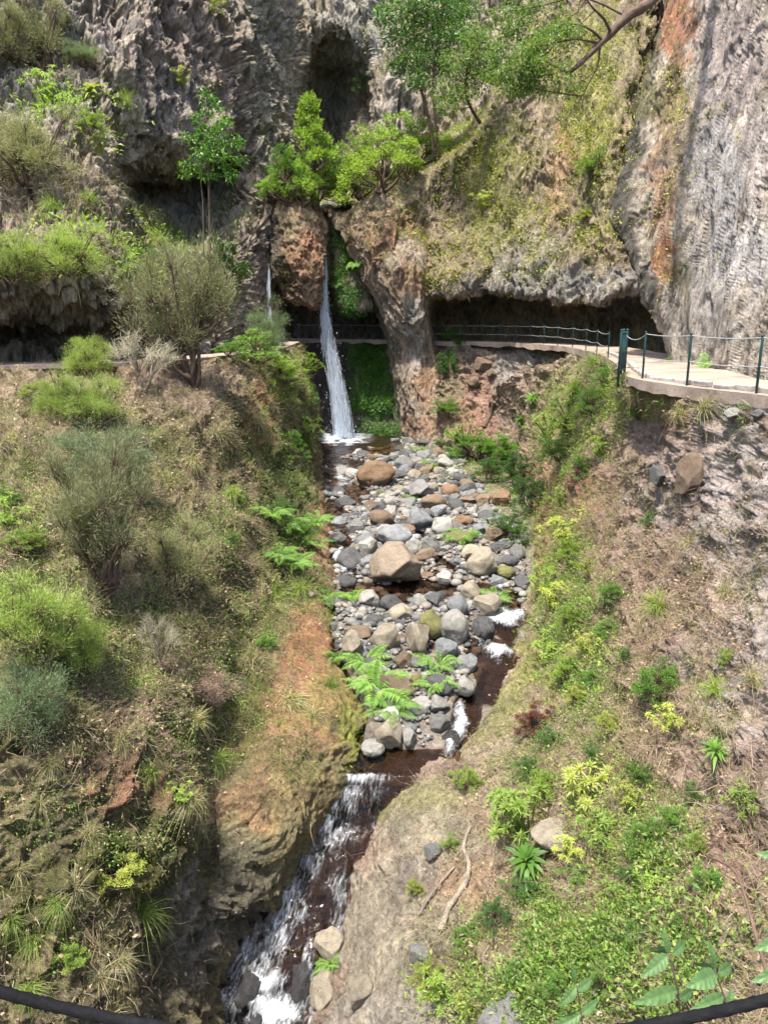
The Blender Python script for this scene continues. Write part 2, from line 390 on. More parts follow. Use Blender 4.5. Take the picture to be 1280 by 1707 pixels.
GREY = (.26, .22, .18); PALE = (.36, .325, .295); DARK = (.10, .09, .075); OCHRE = (.29, .17, .10); RUST = (.30, .145, .08)
SOIL = (.17, .11, .07); BROWN = (.185, .155, .08); MOSS = (.085, .085, .025); LIMEMOSS = (.19, .20, .04); STRAW = (.33, .26, .17); PINK = (.33, .235, .185)
WETDARK = (.035, .028, .024, .8); GREENWALL = (.07, .115, .03)

# left bank
LB = [
 [(-400,632,20.5),(0,614,24.5),(150,613,25),(290,605,27),(400,595,31),(480,587,37),(505,585,42),(528,735,44.5)],
 [(-400,720,18),(0,690,20.5),(150,685,21.5),(290,680,24),(400,655,28),(480,635,34),(512,650,38),(530,762,42)],
 [(-400,820,15.5),(0,790,17.5),(150,780,18.5),(290,770,21),(390,740,25),(460,715,30),(505,745,33.5),(536,812,35)],
 [(-400,950,13.5),(0,900,15),(150,890,16),(290,880,18.5),(375,850,21),(440,810,25),(500,850,27.2),(549,890,28)],
 [(-400,1080,12),(0,1040,13),(150,1030,14),(290,1010,16),(360,980,18.2),(450,920,22),(510,950,23),(563,985,23.3)],
 [(-400,1220,10.5),(0,1190,11.4),(150,1180,12.2),(280,1160,13.8),(350,1120,16.3),(440,1030,19.3),(505,1055,19.7),(556,1082,19.7)],
 [(-400,1350,9.7),(0,1330,10.4),(150,1320,11.2),(270,1310,12.4),(350,1255,14.6),(440,1160,16.2),(530,1170,16.4),(614,1200,16.9)],
 [(-400,1480,9.2),(0,1460,9.8),(150,1450,10.6),(260,1440,11.6),(350,1385,13.3),(440,1275,14.2),(520,1270,14.7),(592,1296,15.2)],
 [(-400,1600,8.8),(0,1580,9.4),(150,1570,10.1),(260,1560,11),(335,1500,12.5),(420,1412,13.1),(484,1402,13.5),(532,1425,14.1)],
 [(-400,1720,8.4),(0,1700,9),(150,1700,9.6),(260,1700,10.4),(315,1620,11.7),(372,1540,12.4),(410,1535,12.8),(444,1560,13.3)],
 [(-400,1900,7.9),(0,1890,8.4),(150,1890,8.9),(260,1880,9.7),(305,1780,10.9),(340,1700,11.4),(360,1695,11.8),(385,1712,12.1)],
 [(-400,2150,7.2),(0,2130,7.7),(150,2130,8.1),(250,2120,8.8),(280,2030,9.6),(305,1950,9.9),(318,1910,10.2),(335,1905,10.5)]]
def with_under(rows, side, off):
    out = []
    for r in rows:
        W = P(*np.array(r, float).T); e = W[-1 if side > 0 else 0] + np.array(off)
        out.append(np.concatenate([W, e[None]]) if side > 0 else np.concatenate([e[None], W]))
    return np.array(out)
patch('bank_terrain', with_under(LB, 1, (.5, .9, -2.2)), 430, 620, rough_disp(.5, .36, .12, 1, 21, .26, .2, .09, .12, ((515, 1140, 120, 180, .85), (470, 1300, 130, 110, .75), (430, 1430, 70, 80, .4), (548, 880, 30, 130, .5))), BROWN, [
 (200,820,200,70,(.15,.15,.055),.6),(60,640,200,40,STRAW,.8),(300,640,200,40,PINK,.8),(100,760,220,90,STRAW,.35),(440,760,80,150,(.065,.07,.02),.97),(480,880,60,130,(.06,.07,.018),.97),  # closing blobs: dark moss of the steep face, deepened to paint in shade
 (330,820,90,70,PINK,.35),(548,880,26,120,OCHRE,.95),(500,690,40,60,MOSS,.8),(440,690,30,60,RUST,.8),(150,960,160,70,STRAW,.6),
 (340,1010,120,90,MOSS,.9),(260,1150,120,60,PINK,.45),(520,1090,70,80,RUST,.95),(500,1190,120,80,(.30,.165,.095),.95),(470,1250,80,50,OCHRE,.8),(560,1170,70,80,(.26,.20,.07),.8),
 (595,1240,34,80,LIMEMOSS,.95),(560,1030,20,60,LIMEMOSS,.7),(460,1290,90,60,(.2,.155,.075),.7),(400,1190,50,90,MOSS,.9),(60,1240,120,60,MOSS,.9),(180,1290,120,50,SOIL,.9),
 (230,1330,110,50,RUST,.5),(200,1440,170,80,(.075,.07,.022),.95),(60,1480,90,60,MOSS,.8),(90,1600,120,80,(.15,.12,.06),.7),(260,1600,80,110,(.12,.105,.065),.9),
 (400,1420,60,80,(.15,.135,.085),.9),(450,1320,90,60,(.23,.175,.08),.9),(350,1560,60,100,(.16,.14,.115),.85),(430,1510,40,70,(.12,.105,.075),.9),(250,1700,200,60,(.14,.115,.07),.8),(390,1330,70,50,OCHRE,.5)], M['bank'], world=True, seed=4)

# right bank
RB = [
 [(830,645,41),(900,612,38),(940,598,34.5),(995,598,28.5),(1040,632,20.8),(1290,690,14.9),(1700,775,10.6)],
 [(860,720,40),(900,690,36),(940,665,31),(1005,670,25),(1075,690,19.7),(1290,770,14),(1700,870,9.8)],
 [(885,800,34),(908,770,31),(950,770,26.5),(1030,780,22),(1110,795,18),(1290,870,13),(1700,990,9)],
 [(893,885,29),(918,860,27),(962,860,23.5),(1040,870,20),(1130,895,16.5),(1290,975,12),(1700,1120,8.2)],
 [(887,960,24.2),(917,945,22.8),(972,950,20.3),(1050,970,17.3),(1140,1005,14.5),(1290,1095,10.8),(1700,1260,7.3)],
 [(873,1040,20.8),(912,1035,19.7),(980,1050,17.5),(1060,1080,14.9),(1150,1125,12.6),(1300,1235,9.5),(1700,1430,6.4)],
 [(866,1100,18.9),(902,1110,18),(972,1140,15.8),(1060,1190,13.2),(1150,1245,11.2),(1300,1375,8.4),(1700,1610,5.6)],
 [(828,1168,17.4),(872,1180,16.6),(950,1230,14.3),(1050,1300,11.8),(1150,1375,9.8),(1300,1525,7.2),(1700,1790,4.9)],
 [(768,1258,15.7),(832,1270,14.9),(930,1340,12.7),(1040,1430,10.3),(1150,1515,8.4),(1300,1685,6.1),(1700,1970,4.3)],
 [(690,1300,14.95),(790,1350,13.6),(910,1440,11.4),(1030,1550,9),(1150,1655,7.3),(1300,1840,5.3),(1700,2150,3.8)],
 [(622,1390,14.3),(740,1450,12.6),(880,1560,10.2),(1020,1680,7.9),(1150,1805,6.3),(1300,2000,4.6),(1700,2350,3.4)],
 [(587,1500,13.55),(700,1570,11.6),(850,1690,9.1),(1010,1820,7),(1150,1950,5.6),(1300,2180,4.1),(1700,2550,3.0)],
 [(547,1620,12.7),(660,1700,10.7),(820,1830,8.2),(1000,1970,6.2),(1150,2120,5),(1300,2380,3.6),(1700,2800,2.6)],
 [(508,1710,11.95),(620,1830,9.9),(800,1970,7.5),(980,2120,5.6),(1150,2300,4.4),(1300,2600,3.2),(1700,3100,2.3)],
 [(455,1905,10.4),(580,2000,8.9),(780,2150,6.7),(960,2330,4.9),(1150,2560,3.7),(1300,2900,2.7),(1700,3500,2.0)]]
patch('bank_terrain', with_under(RB, -1, (-.5, .9, -2.2)), 430, 560, rough_disp(.33, .26, .13, 1, 41, .18, .14, .13, .07, ((810, 1200, 90, 70, .8), (720, 1380, 120, 110, .8), (620, 1580, 100, 150, .75))), (.27, .20, .15), [
 (960,680,70,80,(.24,.24,.09),.7),(900,830,40,90,OCHRE,.8),(960,830,60,60,RUST,.6),(880,930,40,80,OCHRE,.9),(1210,830,150,140,(.37,.325,.305),.97),(1240,1060,110,180,(.39,.34,.31),.95),
 (1090,680,60,40,OCHRE,.6),(1130,760,60,80,(.28,.215,.19),.8),(1000,1000,110,80,(.24,.19,.10),.6),(1130,1000,80,90,PINK,.8),(1080,930,70,60,(.29,.21,.165),.8),(930,1090,80,90,(.21,.21,.06),.8),
 (830,1180,60,40,LIMEMOSS,.8),(810,1215,70,70,(.235,.215,.10),.95),(700,1340,100,55,(.24,.225,.11),.9),(730,1410,90,70,(.28,.25,.18),.95),(640,1560,110,130,(.28,.245,.185),.95),(850,1270,80,60,(.30,.235,.17),.8),
 (640,1340,22,50,LIMEMOSS,.9),(780,1480,60,60,(.33,.23,.14),.8),(930,1380,60,40,GREY,.9),(850,1560,110,60,(.24,.20,.11),.7),(1160,1320,60,120,PINK,.8),(1180,1500,80,120,(.30,.20,.14),.8),
 (680,1470,40,26,GREY,.9),(640,1690,110,50,(.29,.26,.215),.9),(1050,1250,60,60,SOIL,.6),(1000,1580,120,80,(.19,.18,.08),.7),(1260,1300,60,100,(.34,.26,.21),.8)], M['bank'], world=True, seed=6)

# left upper cliff, above the left path
LC = [
 [(-400,618,23),(0,606,26.8),(110,606,27.2),(205,603,28.8),(228,598,31),(330,589,35),(440,582,45),(475,578,49)],
 [(-400,560,22.5),(0,550,27.2),(110,550,28),(215,550,28.8),(238,540,31.5),(330,530,36.5),(442,520,45),(462,520,50)],
 [(-400,490,21),(0,490,24.8),(110,480,25.4),(222,490,27),(243,480,30),(330,480,36.5),(444,460,45.2),(462,460,50.5)],
 [(-400,450,22),(0,455,25.8),(110,440,26.6),(217,440,28.2),(240,425,32),(330,420,39.5),(445,400,45.7),(462,400,51)],
 [(-400,370,24.5),(0,385,28.5),(110,370,29.5),(190,370,31),(225,372,37),(320,380,46),(447,340,46.2),(466,340,51)],
 [(-400,290,26.5),(0,300,31),(110,300,32),(185,300,33.8),(215,305,43),(310,300,49),(448,270,47),(472,270,52)],
 [(-400,200,28.5),(0,215,34),(110,200,35),(185,235,36.5),(220,262,39.5),(320,255,42.5),(432,200,48),(482,200,54)],
 [(-400,110,30),(0,120,36.5),(110,110,37.3),(200,120,38.7),(250,140,40.5),(335,140,43.5),(424,100,49),(488,100,56)],
 [(-400,0,32),(0,20,38),(110,10,39),(200,0,40.7),(265,0,42.5),(350,0,46),(418,0,50),(492,0,57.5)],
 [(-400,-180,34),(0,-170,40.5),(110,-170,41.5),(200,-170,43.5),(270,-170,45.5),(350,-180,48.5),(415,-180,52),(492,-180,59)]]
LCW = P(*np.moveaxis(np.array(LC, float), -1, 0)); LCW = np.concatenate([LCW[:1] + np.array([0, .3, -1.2]), LCW])
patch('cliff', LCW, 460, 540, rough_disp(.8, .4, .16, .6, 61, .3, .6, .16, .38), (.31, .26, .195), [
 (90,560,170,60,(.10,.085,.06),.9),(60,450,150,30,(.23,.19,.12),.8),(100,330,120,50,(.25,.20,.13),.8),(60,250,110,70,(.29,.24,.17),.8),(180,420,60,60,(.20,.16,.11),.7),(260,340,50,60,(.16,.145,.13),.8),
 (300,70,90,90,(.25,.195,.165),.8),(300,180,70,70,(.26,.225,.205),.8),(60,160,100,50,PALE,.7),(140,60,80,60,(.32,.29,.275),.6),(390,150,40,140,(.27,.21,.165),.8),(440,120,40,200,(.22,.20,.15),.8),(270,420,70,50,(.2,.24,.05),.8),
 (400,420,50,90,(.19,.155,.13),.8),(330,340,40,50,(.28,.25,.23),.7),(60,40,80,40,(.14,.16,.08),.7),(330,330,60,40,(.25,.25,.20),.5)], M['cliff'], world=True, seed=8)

# back cliff behind the top of the fall
BC = [[(360,v,Ya),(430,v,Ya+1),(480,v,Ya+4),(535,v,Ya+8+dz),(590,v,Ya+7+dz),(640,v,Ya+3),(720,v,Ya+3.5),(800,v,Ya+2),(960,v,Ya)] for v,Ya,dz in
      ((430,53,1),(330,53.5,2),(230,54,3),(130,55,2.5),(60,55.5,-1.5),(0,56.5,-2.5),(-120,58,-3),(-260,60,-3))]
patch('cliff', np.array(BC, float), 380, 330, rough_disp(.9, .6, .16, .28, 81, .2, .4, .18, .34), (.30, .255, .185), [
 (545,190,50,110,(.155,.125,.08),.9),(430,100,50,180,(.25,.225,.165),.7),(520,280,40,50,(.25,.17,.10),.6),(560,170,30,120,(.16,.17,.13),.6),(610,60,50,50,(.42,.40,.385),.8),(660,170,40,60,PALE,.7),(600,30,40,40,(.14,.17,.06),.5),(470,60,20,140,(.18,.165,.12),.8),(590,20,60,50,(.36,.34,.31),.7)], M['cliff'], seed=10)

# shelf of ground above the fall
SH = [[(440,347,47.5),(500,352,48),(535,353,48.7),(560,353,48.9),(600,338,49),(640,322,48.6),(720,280,48.6),(800,225,49),(860,160,49.5)],
      [(440,335,51),(500,340,51),(535,342,51),(565,340,51.2),(610,325,51.5),(650,305,51.5),(725,262,51.5),(800,205,52),(860,140,52)],
      [(430,318,55),(500,325,55),(540,326,55.5),(580,322,56),(625,308,56),(665,285,56),(735,240,56),(810,180,56),(870,120,56)],
      [(420,300,61),(500,308,61),(540,310,62),(590,306,62),(640,292,62),(680,270,62),(745,225,62),(820,160,62),(880,100,62)]]
patch('ground', np.array(SH, float), 220, 100, rough_disp(.35, .2, .1, 1, 91), (.24, .22, .11), [(640,310,80,30,(.30,.28,.10),.8),(548,345,22,14,PALE,.9)], M['bank'], seed=12)

# ochre rock wedge between the two falls
WD = [[(470,338,50),(480,337,49),(495,335,48.5),(515,338,48.5),(530,345,49),(545,352,51)],
      [(446,352,49.5),(455,346,46.6),(490,338,46.2),(515,342,46.4),(530,352,47),(548,365,50)],
      [(446,400,49.5),(452,395,46.2),(492,385,45.2),(522,390,45.5),(540,400,46.5),(552,405,50)],
      [(448,450,49.5),(455,445,46),(495,440,44.8),(528,445,45.2),(543,450,46.4),(553,450,50)],
      [(458,492,49.5),(470,488,46.3),(500,490,45),(522,495,45.3),(538,490,46.3),(548,485,50)],
      [(470,500,50),(478,500,47),(505,508,45.8),(525,516,46),(535,505,47),(545,498,50)],
      [(470,490,53),(480,490,52.5),(505,494,52),(525,498,52),(535,494,52.5),(545,490,53)]]
patch('cliff', np.array(WD, float), 150, 190, rough_disp(.2, .2, .12, .8, 101, .12, .15, .10, .16), (.27, .185, .115), [
 (500,440,40,50,OCHRE,.9),(480,370,40,30,(.27,.22,.13),.8),(510,480,30,20,(.30,.22,.15),.7),(470,460,18,40,MOSS,.8),(515,410,22,30,RUST,.6),(455,420,8,80,DARK,.8)], M['cliff'], seed=14)

# back wall of the dark hollow behind the falls and mossy wall under the path
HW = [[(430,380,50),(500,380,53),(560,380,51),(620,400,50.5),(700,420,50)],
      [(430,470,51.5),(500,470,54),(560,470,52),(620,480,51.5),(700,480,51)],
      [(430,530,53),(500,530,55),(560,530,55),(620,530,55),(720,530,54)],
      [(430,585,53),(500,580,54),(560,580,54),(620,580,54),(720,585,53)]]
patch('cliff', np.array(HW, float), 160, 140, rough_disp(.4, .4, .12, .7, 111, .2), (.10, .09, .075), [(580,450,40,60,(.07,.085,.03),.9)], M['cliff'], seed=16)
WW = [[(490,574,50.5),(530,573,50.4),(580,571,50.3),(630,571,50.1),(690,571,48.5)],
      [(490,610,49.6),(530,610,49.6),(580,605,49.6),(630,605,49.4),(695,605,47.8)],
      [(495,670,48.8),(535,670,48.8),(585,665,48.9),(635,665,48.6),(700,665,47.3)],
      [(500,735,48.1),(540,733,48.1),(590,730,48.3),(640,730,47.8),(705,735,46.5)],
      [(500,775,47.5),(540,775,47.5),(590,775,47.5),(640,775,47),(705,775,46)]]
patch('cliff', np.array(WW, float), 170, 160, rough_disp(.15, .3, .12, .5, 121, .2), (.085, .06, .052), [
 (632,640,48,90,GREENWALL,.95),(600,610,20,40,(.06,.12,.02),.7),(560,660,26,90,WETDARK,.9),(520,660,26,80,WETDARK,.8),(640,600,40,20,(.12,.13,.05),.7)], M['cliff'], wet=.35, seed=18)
# dark mossy slab beside the fall, under the ridge
SB = [[(545,365,51),(552,362,48.8),(565,358,48.2),(585,380,48.2),(600,400,50)],
      [(548,420,51),(556,420,48.2),(575,420,47.6),(598,430,47.8),(620,440,50)],
      [(552,480,51),(560,480,47.8),(585,480,47.2),(615,485,47.5),(640,490,50)],
      [(556,508,51),(565,512,48),(590,520,47.6),(622,518,47.8),(645,515,50)],
      [(556,500,54),(565,500,54),(590,505,54),(622,505,54),(645,505,54)]]
patch('cliff', np.array(SB, float), 110, 150, rough_disp(.15, .25, .1, .6, 131, .2), (.17, .145, .10), [(575,430,20,70,(.075,.10,.025),.9),(595,490,30,30,(.21,.18,.13),.8)], M['cliff'], seed=20)

# ridge and recessed cliff with the overhang of the gallery
RG = [
 [(552,350,48.6),(575,351,47.6),(640,322,46.6),(720,278,47.0),(800,218,48.4),(850,150,46.6),(900,60,48.5),(960,-30,47.5),(1060,-150,45.5),(1130,-170,46)],
 [(556,380,47),(588,385,45.6),(650,375,44.9),(720,345,46.2),(790,310,47.4),(850,260,44.7),(910,200,45),(970,140,43.6),(1050,110,41),(1100,100,43)],
 [(580,425,46.4),(610,428,45),(660,430,44.2),(720,420,45),(790,400,44.7),(850,370,44.1),(910,340,43.1),(960,300,41.6),(1020,280,39),(1070,270,41)],
 [(610,478,46.1),(635,475,45),(670,470,44.2),(720,460,44),(790,450,43.5),(850,440,42.6),(910,432,41.3),(970,424,39.5),(1030,395,38.5),(1085,395,39)],
 [(634,510,46.4),(650,507,45.5),(680,502,44.8),(715,494,44.2),(790,488,43.5),(850,488,42.2),(920,496,40.5),(980,508,38),(1042,478,37.5),(1112,486,36.5)]]
W = P(*np.moveaxis(np.array(RG, float), -1, 0))
back0 = W[0] + np.array([0, 4, .8]); lip = W[-1]
rf = lip + np.array([.4, 2.6, .35]); rf2 = lip + np.array([.9, 5.6, -.1]); bw = lip + np.array([1.2, 6.8, -1.3]); bw[:, 2] = np.minimum(bw[:, 2], 1.4); ft = bw + 0; ft[:, 2] = -.4; ft[:, :2] += (.1, .2)
W = np.concatenate([back0[None], W, rf[None], rf2[None], bw[None], ft[None]])
W = np.concatenate([W, W[:, -1:] + np.array([2.5, .2, 0]), W[:, -1:] + np.array([6, -2.5, 0])], 1)   # carries on behind the near cliff
patch('cliff', W, 520, 520, rough_disp(.42, .3, .11, .42, 141, .2, .25, .10, .18), (.27, .215, .145), [
 (650,400,90,60,OCHRE,.9),(690,440,40,50,RUST,.8),(620,370,40,30,(.30,.22,.13),.8),(765,310,55,70,(.14,.105,.075),.97),(795,265,34,60,(.13,.10,.075),.95),(740,430,60,60,(.23,.19,.11),.8),(830,330,60,120,(.23,.22,.09),.8),
 (880,420,70,50,(.24,.22,.19),.7),(945,240,26,60,RUST,.95),(930,300,24,70,(.36,.23,.15),.8),(990,200,50,120,(.29,.27,.10),.8),(1010,70,60,80,(.27,.25,.12),.7),(990,340,40,60,(.22,.20,.11),.7),(940,470,120,30,(.28,.265,.245),.9),(1030,490,60,40,(.29,.27,.25),.8),
 (870,60,60,60,(.33,.24,.15),.6),(760,250,60,30,(.26,.24,.10),.7),(600,430,20,60,(.22,.18,.13),.8),(820,480,100,20,(.21,.195,.175),.8)], M['cliff'], world=True, seed=22)

# pillar running down to the pool
PL = [[(600,395,50),(622,392,46.6),(660,388,45),(700,395,45.2),(730,410,48)],
      [(595,440,50),(614,445,45.8),(656,440,43.7),(704,450,43.9),(738,470,47.5)],
      [(630,520,50),(640,522,45.6),(674,524,43.9),(704,528,44.4),(724,530,49)],
      [(648,590,50),(656,590,46),(688,590,44.6),(716,590,45),(745,590,48)],
      [(660,655,49),(667,658,45.7),(700,658,44),(735,655,44.4),(765,650,47)],
      [(672,725,48),(680,728,45.2),(712,730,43.2),(742,730,43.3),(770,720,46)],
      [(672,775,47),(685,775,44.5),(715,775,42),(745,775,42),(775,775,45)]]
patch('cliff', np.array(PL, float), 140, 260, rough_disp(.15, .16, .10, .4, 151, .1, .12, .08, .14), (.28, .225, .17), [(690,470,50,30,OCHRE,.7),(662,500,20,30,(.27,.19,.125),.7),
 (712,640,24,40,OCHRE,.9),(650,560,12,90,(.22,.19,.155),.7),(690,540,20,60,(.31,.28,.245),.8),(700,710,40,24,(.27,.17,.11),.8),(690,600,10,30,PALE,.6),(720,600,20,30,(.2,.16,.1),.7)], M['cliff'], seed=24)

# earth and rock below the gallery path
LW = [[(700,576,46.8),(780,574,45.8),(830,576,44.6),(880,579,42.8),(935,588,39.6),(985,600,35)],
      [(715,612,45.4),(780,610,44.4),(830,612,43.6),(872,620,42.2),(915,630,41.2),(985,650,35)],
      [(725,660,44.2),(785,655,43),(835,655,42.4),(870,665,41.4),(905,668,40.6),(975,690,34)],
      [(735,725,42.6),(790,715,41.2),(840,708,40.5),(875,712,39.8),(905,725,38),(970,750,33)],
      [(740,775,41),(795,770,39.5),(845,765,38.5),(885,770,38),(920,790,35),(970,810,31)]]
patch('bank_terrain', np.array(LW, float), 230, 200, rough_disp(.25, .28, .14, 1, 161, .25, .2, .12), (.25, .19, .145), [
 (800,660,40,50,(.33,.205,.155),.95),(790,700,50,30,(.31,.18,.13),.9),(845,620,30,40,(.31,.28,.255),.95),(860,670,26,50,(.27,.24,.215),.9),(895,640,18,40,(.2,.16,.13),.9),(745,640,26,50,(.2,.16,.09),.7),(930,640,30,50,(.31,.235,.16),.9),(880,600,40,14,(.32,.285,.26),.8)], M['bank'], seed=26)

# near right cliff
NC = [[(1130,-220,41),(1160,-220,36.5),(1215,-220,32.5),(1300,-220,28.5),(1700,-270,19.5)],
      [(1106,0,36.8),(1142,0,33.7),(1205,0,30.2),(1300,-10,26.6),(1700,-50,18.2)],
      [(1064,150,34),(1112,150,32),(1190,150,28.7),(1300,150,25),(1700,140,17.2)],
      [(1028,300,32),(1085,300,30.4),(1180,300,27),(1300,310,23.6),(1700,330,16.2)],
      [(1024,365,31),(1082,370,29.8),(1180,370,26.6),(1300,380,23),(1700,410,15.8)],
      [(1058,440,30),(1104,440,28.8),(1180,440,26),(1300,450,22.4),(1700,490,15.2)],
      [(1100,515,28.4),(1132,520,27.3),(1190,530,24.8),(1300,545,21.4),(1700,600,14.8)],
      [(1120,590,27.3),(1144,594,26.4),(1200,606,23.8),(1300,627,20.4),(1700,700,14)]]
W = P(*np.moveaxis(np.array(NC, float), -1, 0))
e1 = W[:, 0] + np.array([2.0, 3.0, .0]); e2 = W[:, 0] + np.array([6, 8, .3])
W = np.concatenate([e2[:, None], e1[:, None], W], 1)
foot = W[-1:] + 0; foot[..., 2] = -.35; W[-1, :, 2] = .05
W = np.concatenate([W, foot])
patch('cliff', W, 330, 560, rough_disp(.32, .17, .07, .26, 171, .13, .12, .06, .17), (.38, .33, .27), [(1088,40,28,90,(.09,.08,.06),1),(1070,130,28,80,(.085,.075,.055),1),(1048,220,28,80,(.08,.072,.055),1),(1036,310,26,80,(.085,.078,.06),1),(1048,400,28,60,(.09,.08,.065),1),(1075,470,26,50,(.10,.09,.075),1),  # dark left flank: wet algae plus painted shade of the turned-away face
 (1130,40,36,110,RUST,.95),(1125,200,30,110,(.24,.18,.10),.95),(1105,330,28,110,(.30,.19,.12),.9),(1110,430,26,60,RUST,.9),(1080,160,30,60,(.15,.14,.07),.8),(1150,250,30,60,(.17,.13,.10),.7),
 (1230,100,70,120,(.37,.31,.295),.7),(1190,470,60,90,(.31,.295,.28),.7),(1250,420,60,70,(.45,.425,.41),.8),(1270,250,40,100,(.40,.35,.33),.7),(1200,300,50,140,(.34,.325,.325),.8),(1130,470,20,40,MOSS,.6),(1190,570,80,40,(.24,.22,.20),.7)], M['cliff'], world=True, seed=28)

# ------------------------------------------------------------------ stream bed and water
PV = np.array([(735,-5.6),(760,-5.75),(800,-6.0),(850,-6.2),(900,-6.4),(960,-6.7),(1000,-6.9),(1050,-7.1),(1100,-7.35),(1150,-7.6),(1200,-7.85),(1280,-8.15),(1296,-8.2),(1350,-8.8),(1400,-9.3),(1500,-10.2),(1600,-11.0),(1707,-11.7),(1900,-12.3)])
_b = (853.5 - PV[:, 0]) / FPX; _Y = (PV[:, 1] - EYE) / ((-SN + CS * _b) / (CS + SN * _b))
PY = np.concatenate([[7], _Y[::-1], [56]]); PZ = np.concatenate([[-13.2], PV[::-1, 1], [-5.6]])
def level(Y): return np.interp(Y, PY, PZ)
CAP = [(528,742,650,744,22),(550,775,600,778,14),(548,800,605,828,16),(555,840,570,900,14),(572,915,582,965,14),(585,985,745,985,19),(630,905,640,912,7),(700,895,690,905,10),(775,975,850,990,11),
       (850,995,856,1040,15),(815,1035,850,1060,14),(800,1085,850,1090,24),(835,1110,820,1155,27),(780,1175,768,1245,22),(615,1268,740,1275,27),(590,1180,570,1110,6),(730,930,760,955,6),(640,1300,540,1440,70),(540,1440,440,1700,75),(440,1700,400,1900,60)]
def wet_mask(p):
    u, v, _ = proj(p); m = np.zeros(u.shape)
    for a, b, c, d, r in CAP:
        dx, dy = c - a, d - b; t = np.clip(((u - a) * dx + (v - b) * dy) / (dx * dx + dy * dy), 0, 1)
        e = np.hypot(u - a - t * dx, (v - b - t * dy) * 1.25) / r
        m = np.maximum(m, sstep(1.25, .75, e))
    return m
def bed_z(x, Y):
    p = np.stack([x, Y, level(Y)], -1); m = wet_mask(p); m2 = wet_mask(np.stack([x, Y, level(Y) - .25], -1))
    n = fbm(p * np.array([.8, .8, 0]) + 4, 4, 201) - .5
    u, v, _ = proj(p)
    bar = .0 + .055 * sstep(15.4, 16.8, Y + (fbm(p * 1.3, 3, 207) - .5) * 1.6) + .18 * sstep(700, 620, u) * (Y > 16) * (Y < 21)
    ul = np.interp(v, [700, 760, 812, 890, 985, 1082, 1200, 1296, 1432, 1565, 1712], [515, 530, 536, 549, 560, 560, 614, 592, 528, 440, 380])
    ur = np.interp(v, [700, 760, 850, 900, 1000, 1100, 1165, 1258, 1300, 1390, 1500, 1620, 1710], [900, 960, 950, 930, 905, 895, 850, 800, 730, 655, 620, 580, 545])
    out_ = sstep(-6, 16, ul - u) + sstep(4, 40, u - ur)
    return level(Y) - .22 * m + bar * (1 - m) + n * .42 - 1.3 * np.clip(out_, 0, 1)
ys = np.concatenate([np.linspace(7, 24, 330), np.linspace(24.06, 49, 260)]); xs = np.linspace(-5.5, 11, 420)
X, Yg = np.meshgrid(xs, ys); G = np.stack([X, Yg, bed_z(X, Yg)], -1)
mask = wet_mask(G)
cb = colour(G, (.20, .17, .14), [(820,800,60,80,(.2,.18,.10),.6),(600,1000,70,60,(.23,.20,.17),.7)], 30, .1)
wetc = np.array([.065, .046, .034, .5]); cb = cb * (1 - mask[..., None]) + wetc * mask[..., None]
m = mesh_data('stream_bed', G, grid_faces(*X.shape), None, M['bed'])
m.color_attributes.new('Col', 'FLOAT_COLOR', 'POINT').data.foreach_set('color', cb.astype(np.float32).ravel())
o = tag(link('stream_bed', m), kind='structure')
u_, v_, d_ = proj(G); PATCH['bed'] = dict(G=G, N=normals(G) * np.sign(normals(G)[..., 2:3]), u=u_, v=v_, d=d_, o=o)

FOAM = [(572,730,46,11,1),(835,1028,24,14,1),(860,1030,20,12,.9),(832,1088,24,11,1),(810,1070,18,16,.6),(765,1205,12,32,1),(755,1232,16,30,.9),(567,935,8,24,1),(572,792,16,20,.8),(582,960,12,10,.7),(840,975,10,12,.8),(688,893,14,6,.8),(780,1040,10,20,.7),
        (590,1335,26,40,.6),(630,1305,30,18,.6),(560,1400,42,30,.6),(520,1440,30,40,.6),(500,1520,30,40,.6),(560,1480,26,30,.6),(470,1575,26,30,.5),(440,1640,40,30,.9),(460,1690,50,40,1.0),(500,1640,26,20,.4),(630,1330,20,30,.5),(600,1300,50,8,.8)]
M['water'], t, out = new_mat('stream_water')
co = N(t, 'ShaderNodeTexCoord').outputs['Object']; fa = N(t, 'ShaderNodeAttribute', attribute_name='foam')
rip = noise_tex(t, co, 5.0, 5, .6, (1.6, .9, 1)); rip2 = noise_tex(t, co, 17, 4, .6)
nrm = bump(t, rip, .5, .05); nrm = bump(t, rip2, .4, .012, nrm)
gl = N(t, 'ShaderNodeBsdfGlossy', i_Roughness=.06); t.links.new(nrm, gl.inputs['Normal'])
tp = N(t, 'ShaderNodeBsdfTransparent'); tp.inputs[0].default_value = (.58, .47, .39, 1)
fr = N(t, 'ShaderNodeFresnel', i_IOR=1.33); t.links.new(nrm, fr.inputs['Normal'])
wmx = N(t, 'ShaderNodeMixShader'); t.links.new(fr.outputs[0], wmx.inputs[0]); t.links.new(tp.outputs[0], wmx.inputs[1]); t.links.new(gl.outputs[0], wmx.inputs[2])
fd = N(t, 'ShaderNodeBsdfPrincipled', i_Roughness=.6); fd.inputs['Base Color'].default_value = (.80, .84, .88, 1)
mr = N(t, 'ShaderNodeMapping'); mr.inputs['Rotation'].default_value = (0, 0, R(28)); t.links.new(co, mr.inputs[0])
st1 = noise_tex(t, mr.outputs[0], 7.5, 9, .74, (2.6, .85, .5), .6)
t.links.new(bump(t, st1, .8, .08), fd.inputs['Normal'])
thr = N(t, 'ShaderNodeMath', operation='MULTIPLY_ADD', i_1=.62, i_2=-.31); t.links.new(fa.outputs['Fac'], thr.inputs[0])
sm = N(t, 'ShaderNodeMath', operation='ADD'); t.links.new(thr.outputs[0], sm.inputs[0]); t.links.new(st1, sm.inputs[1])
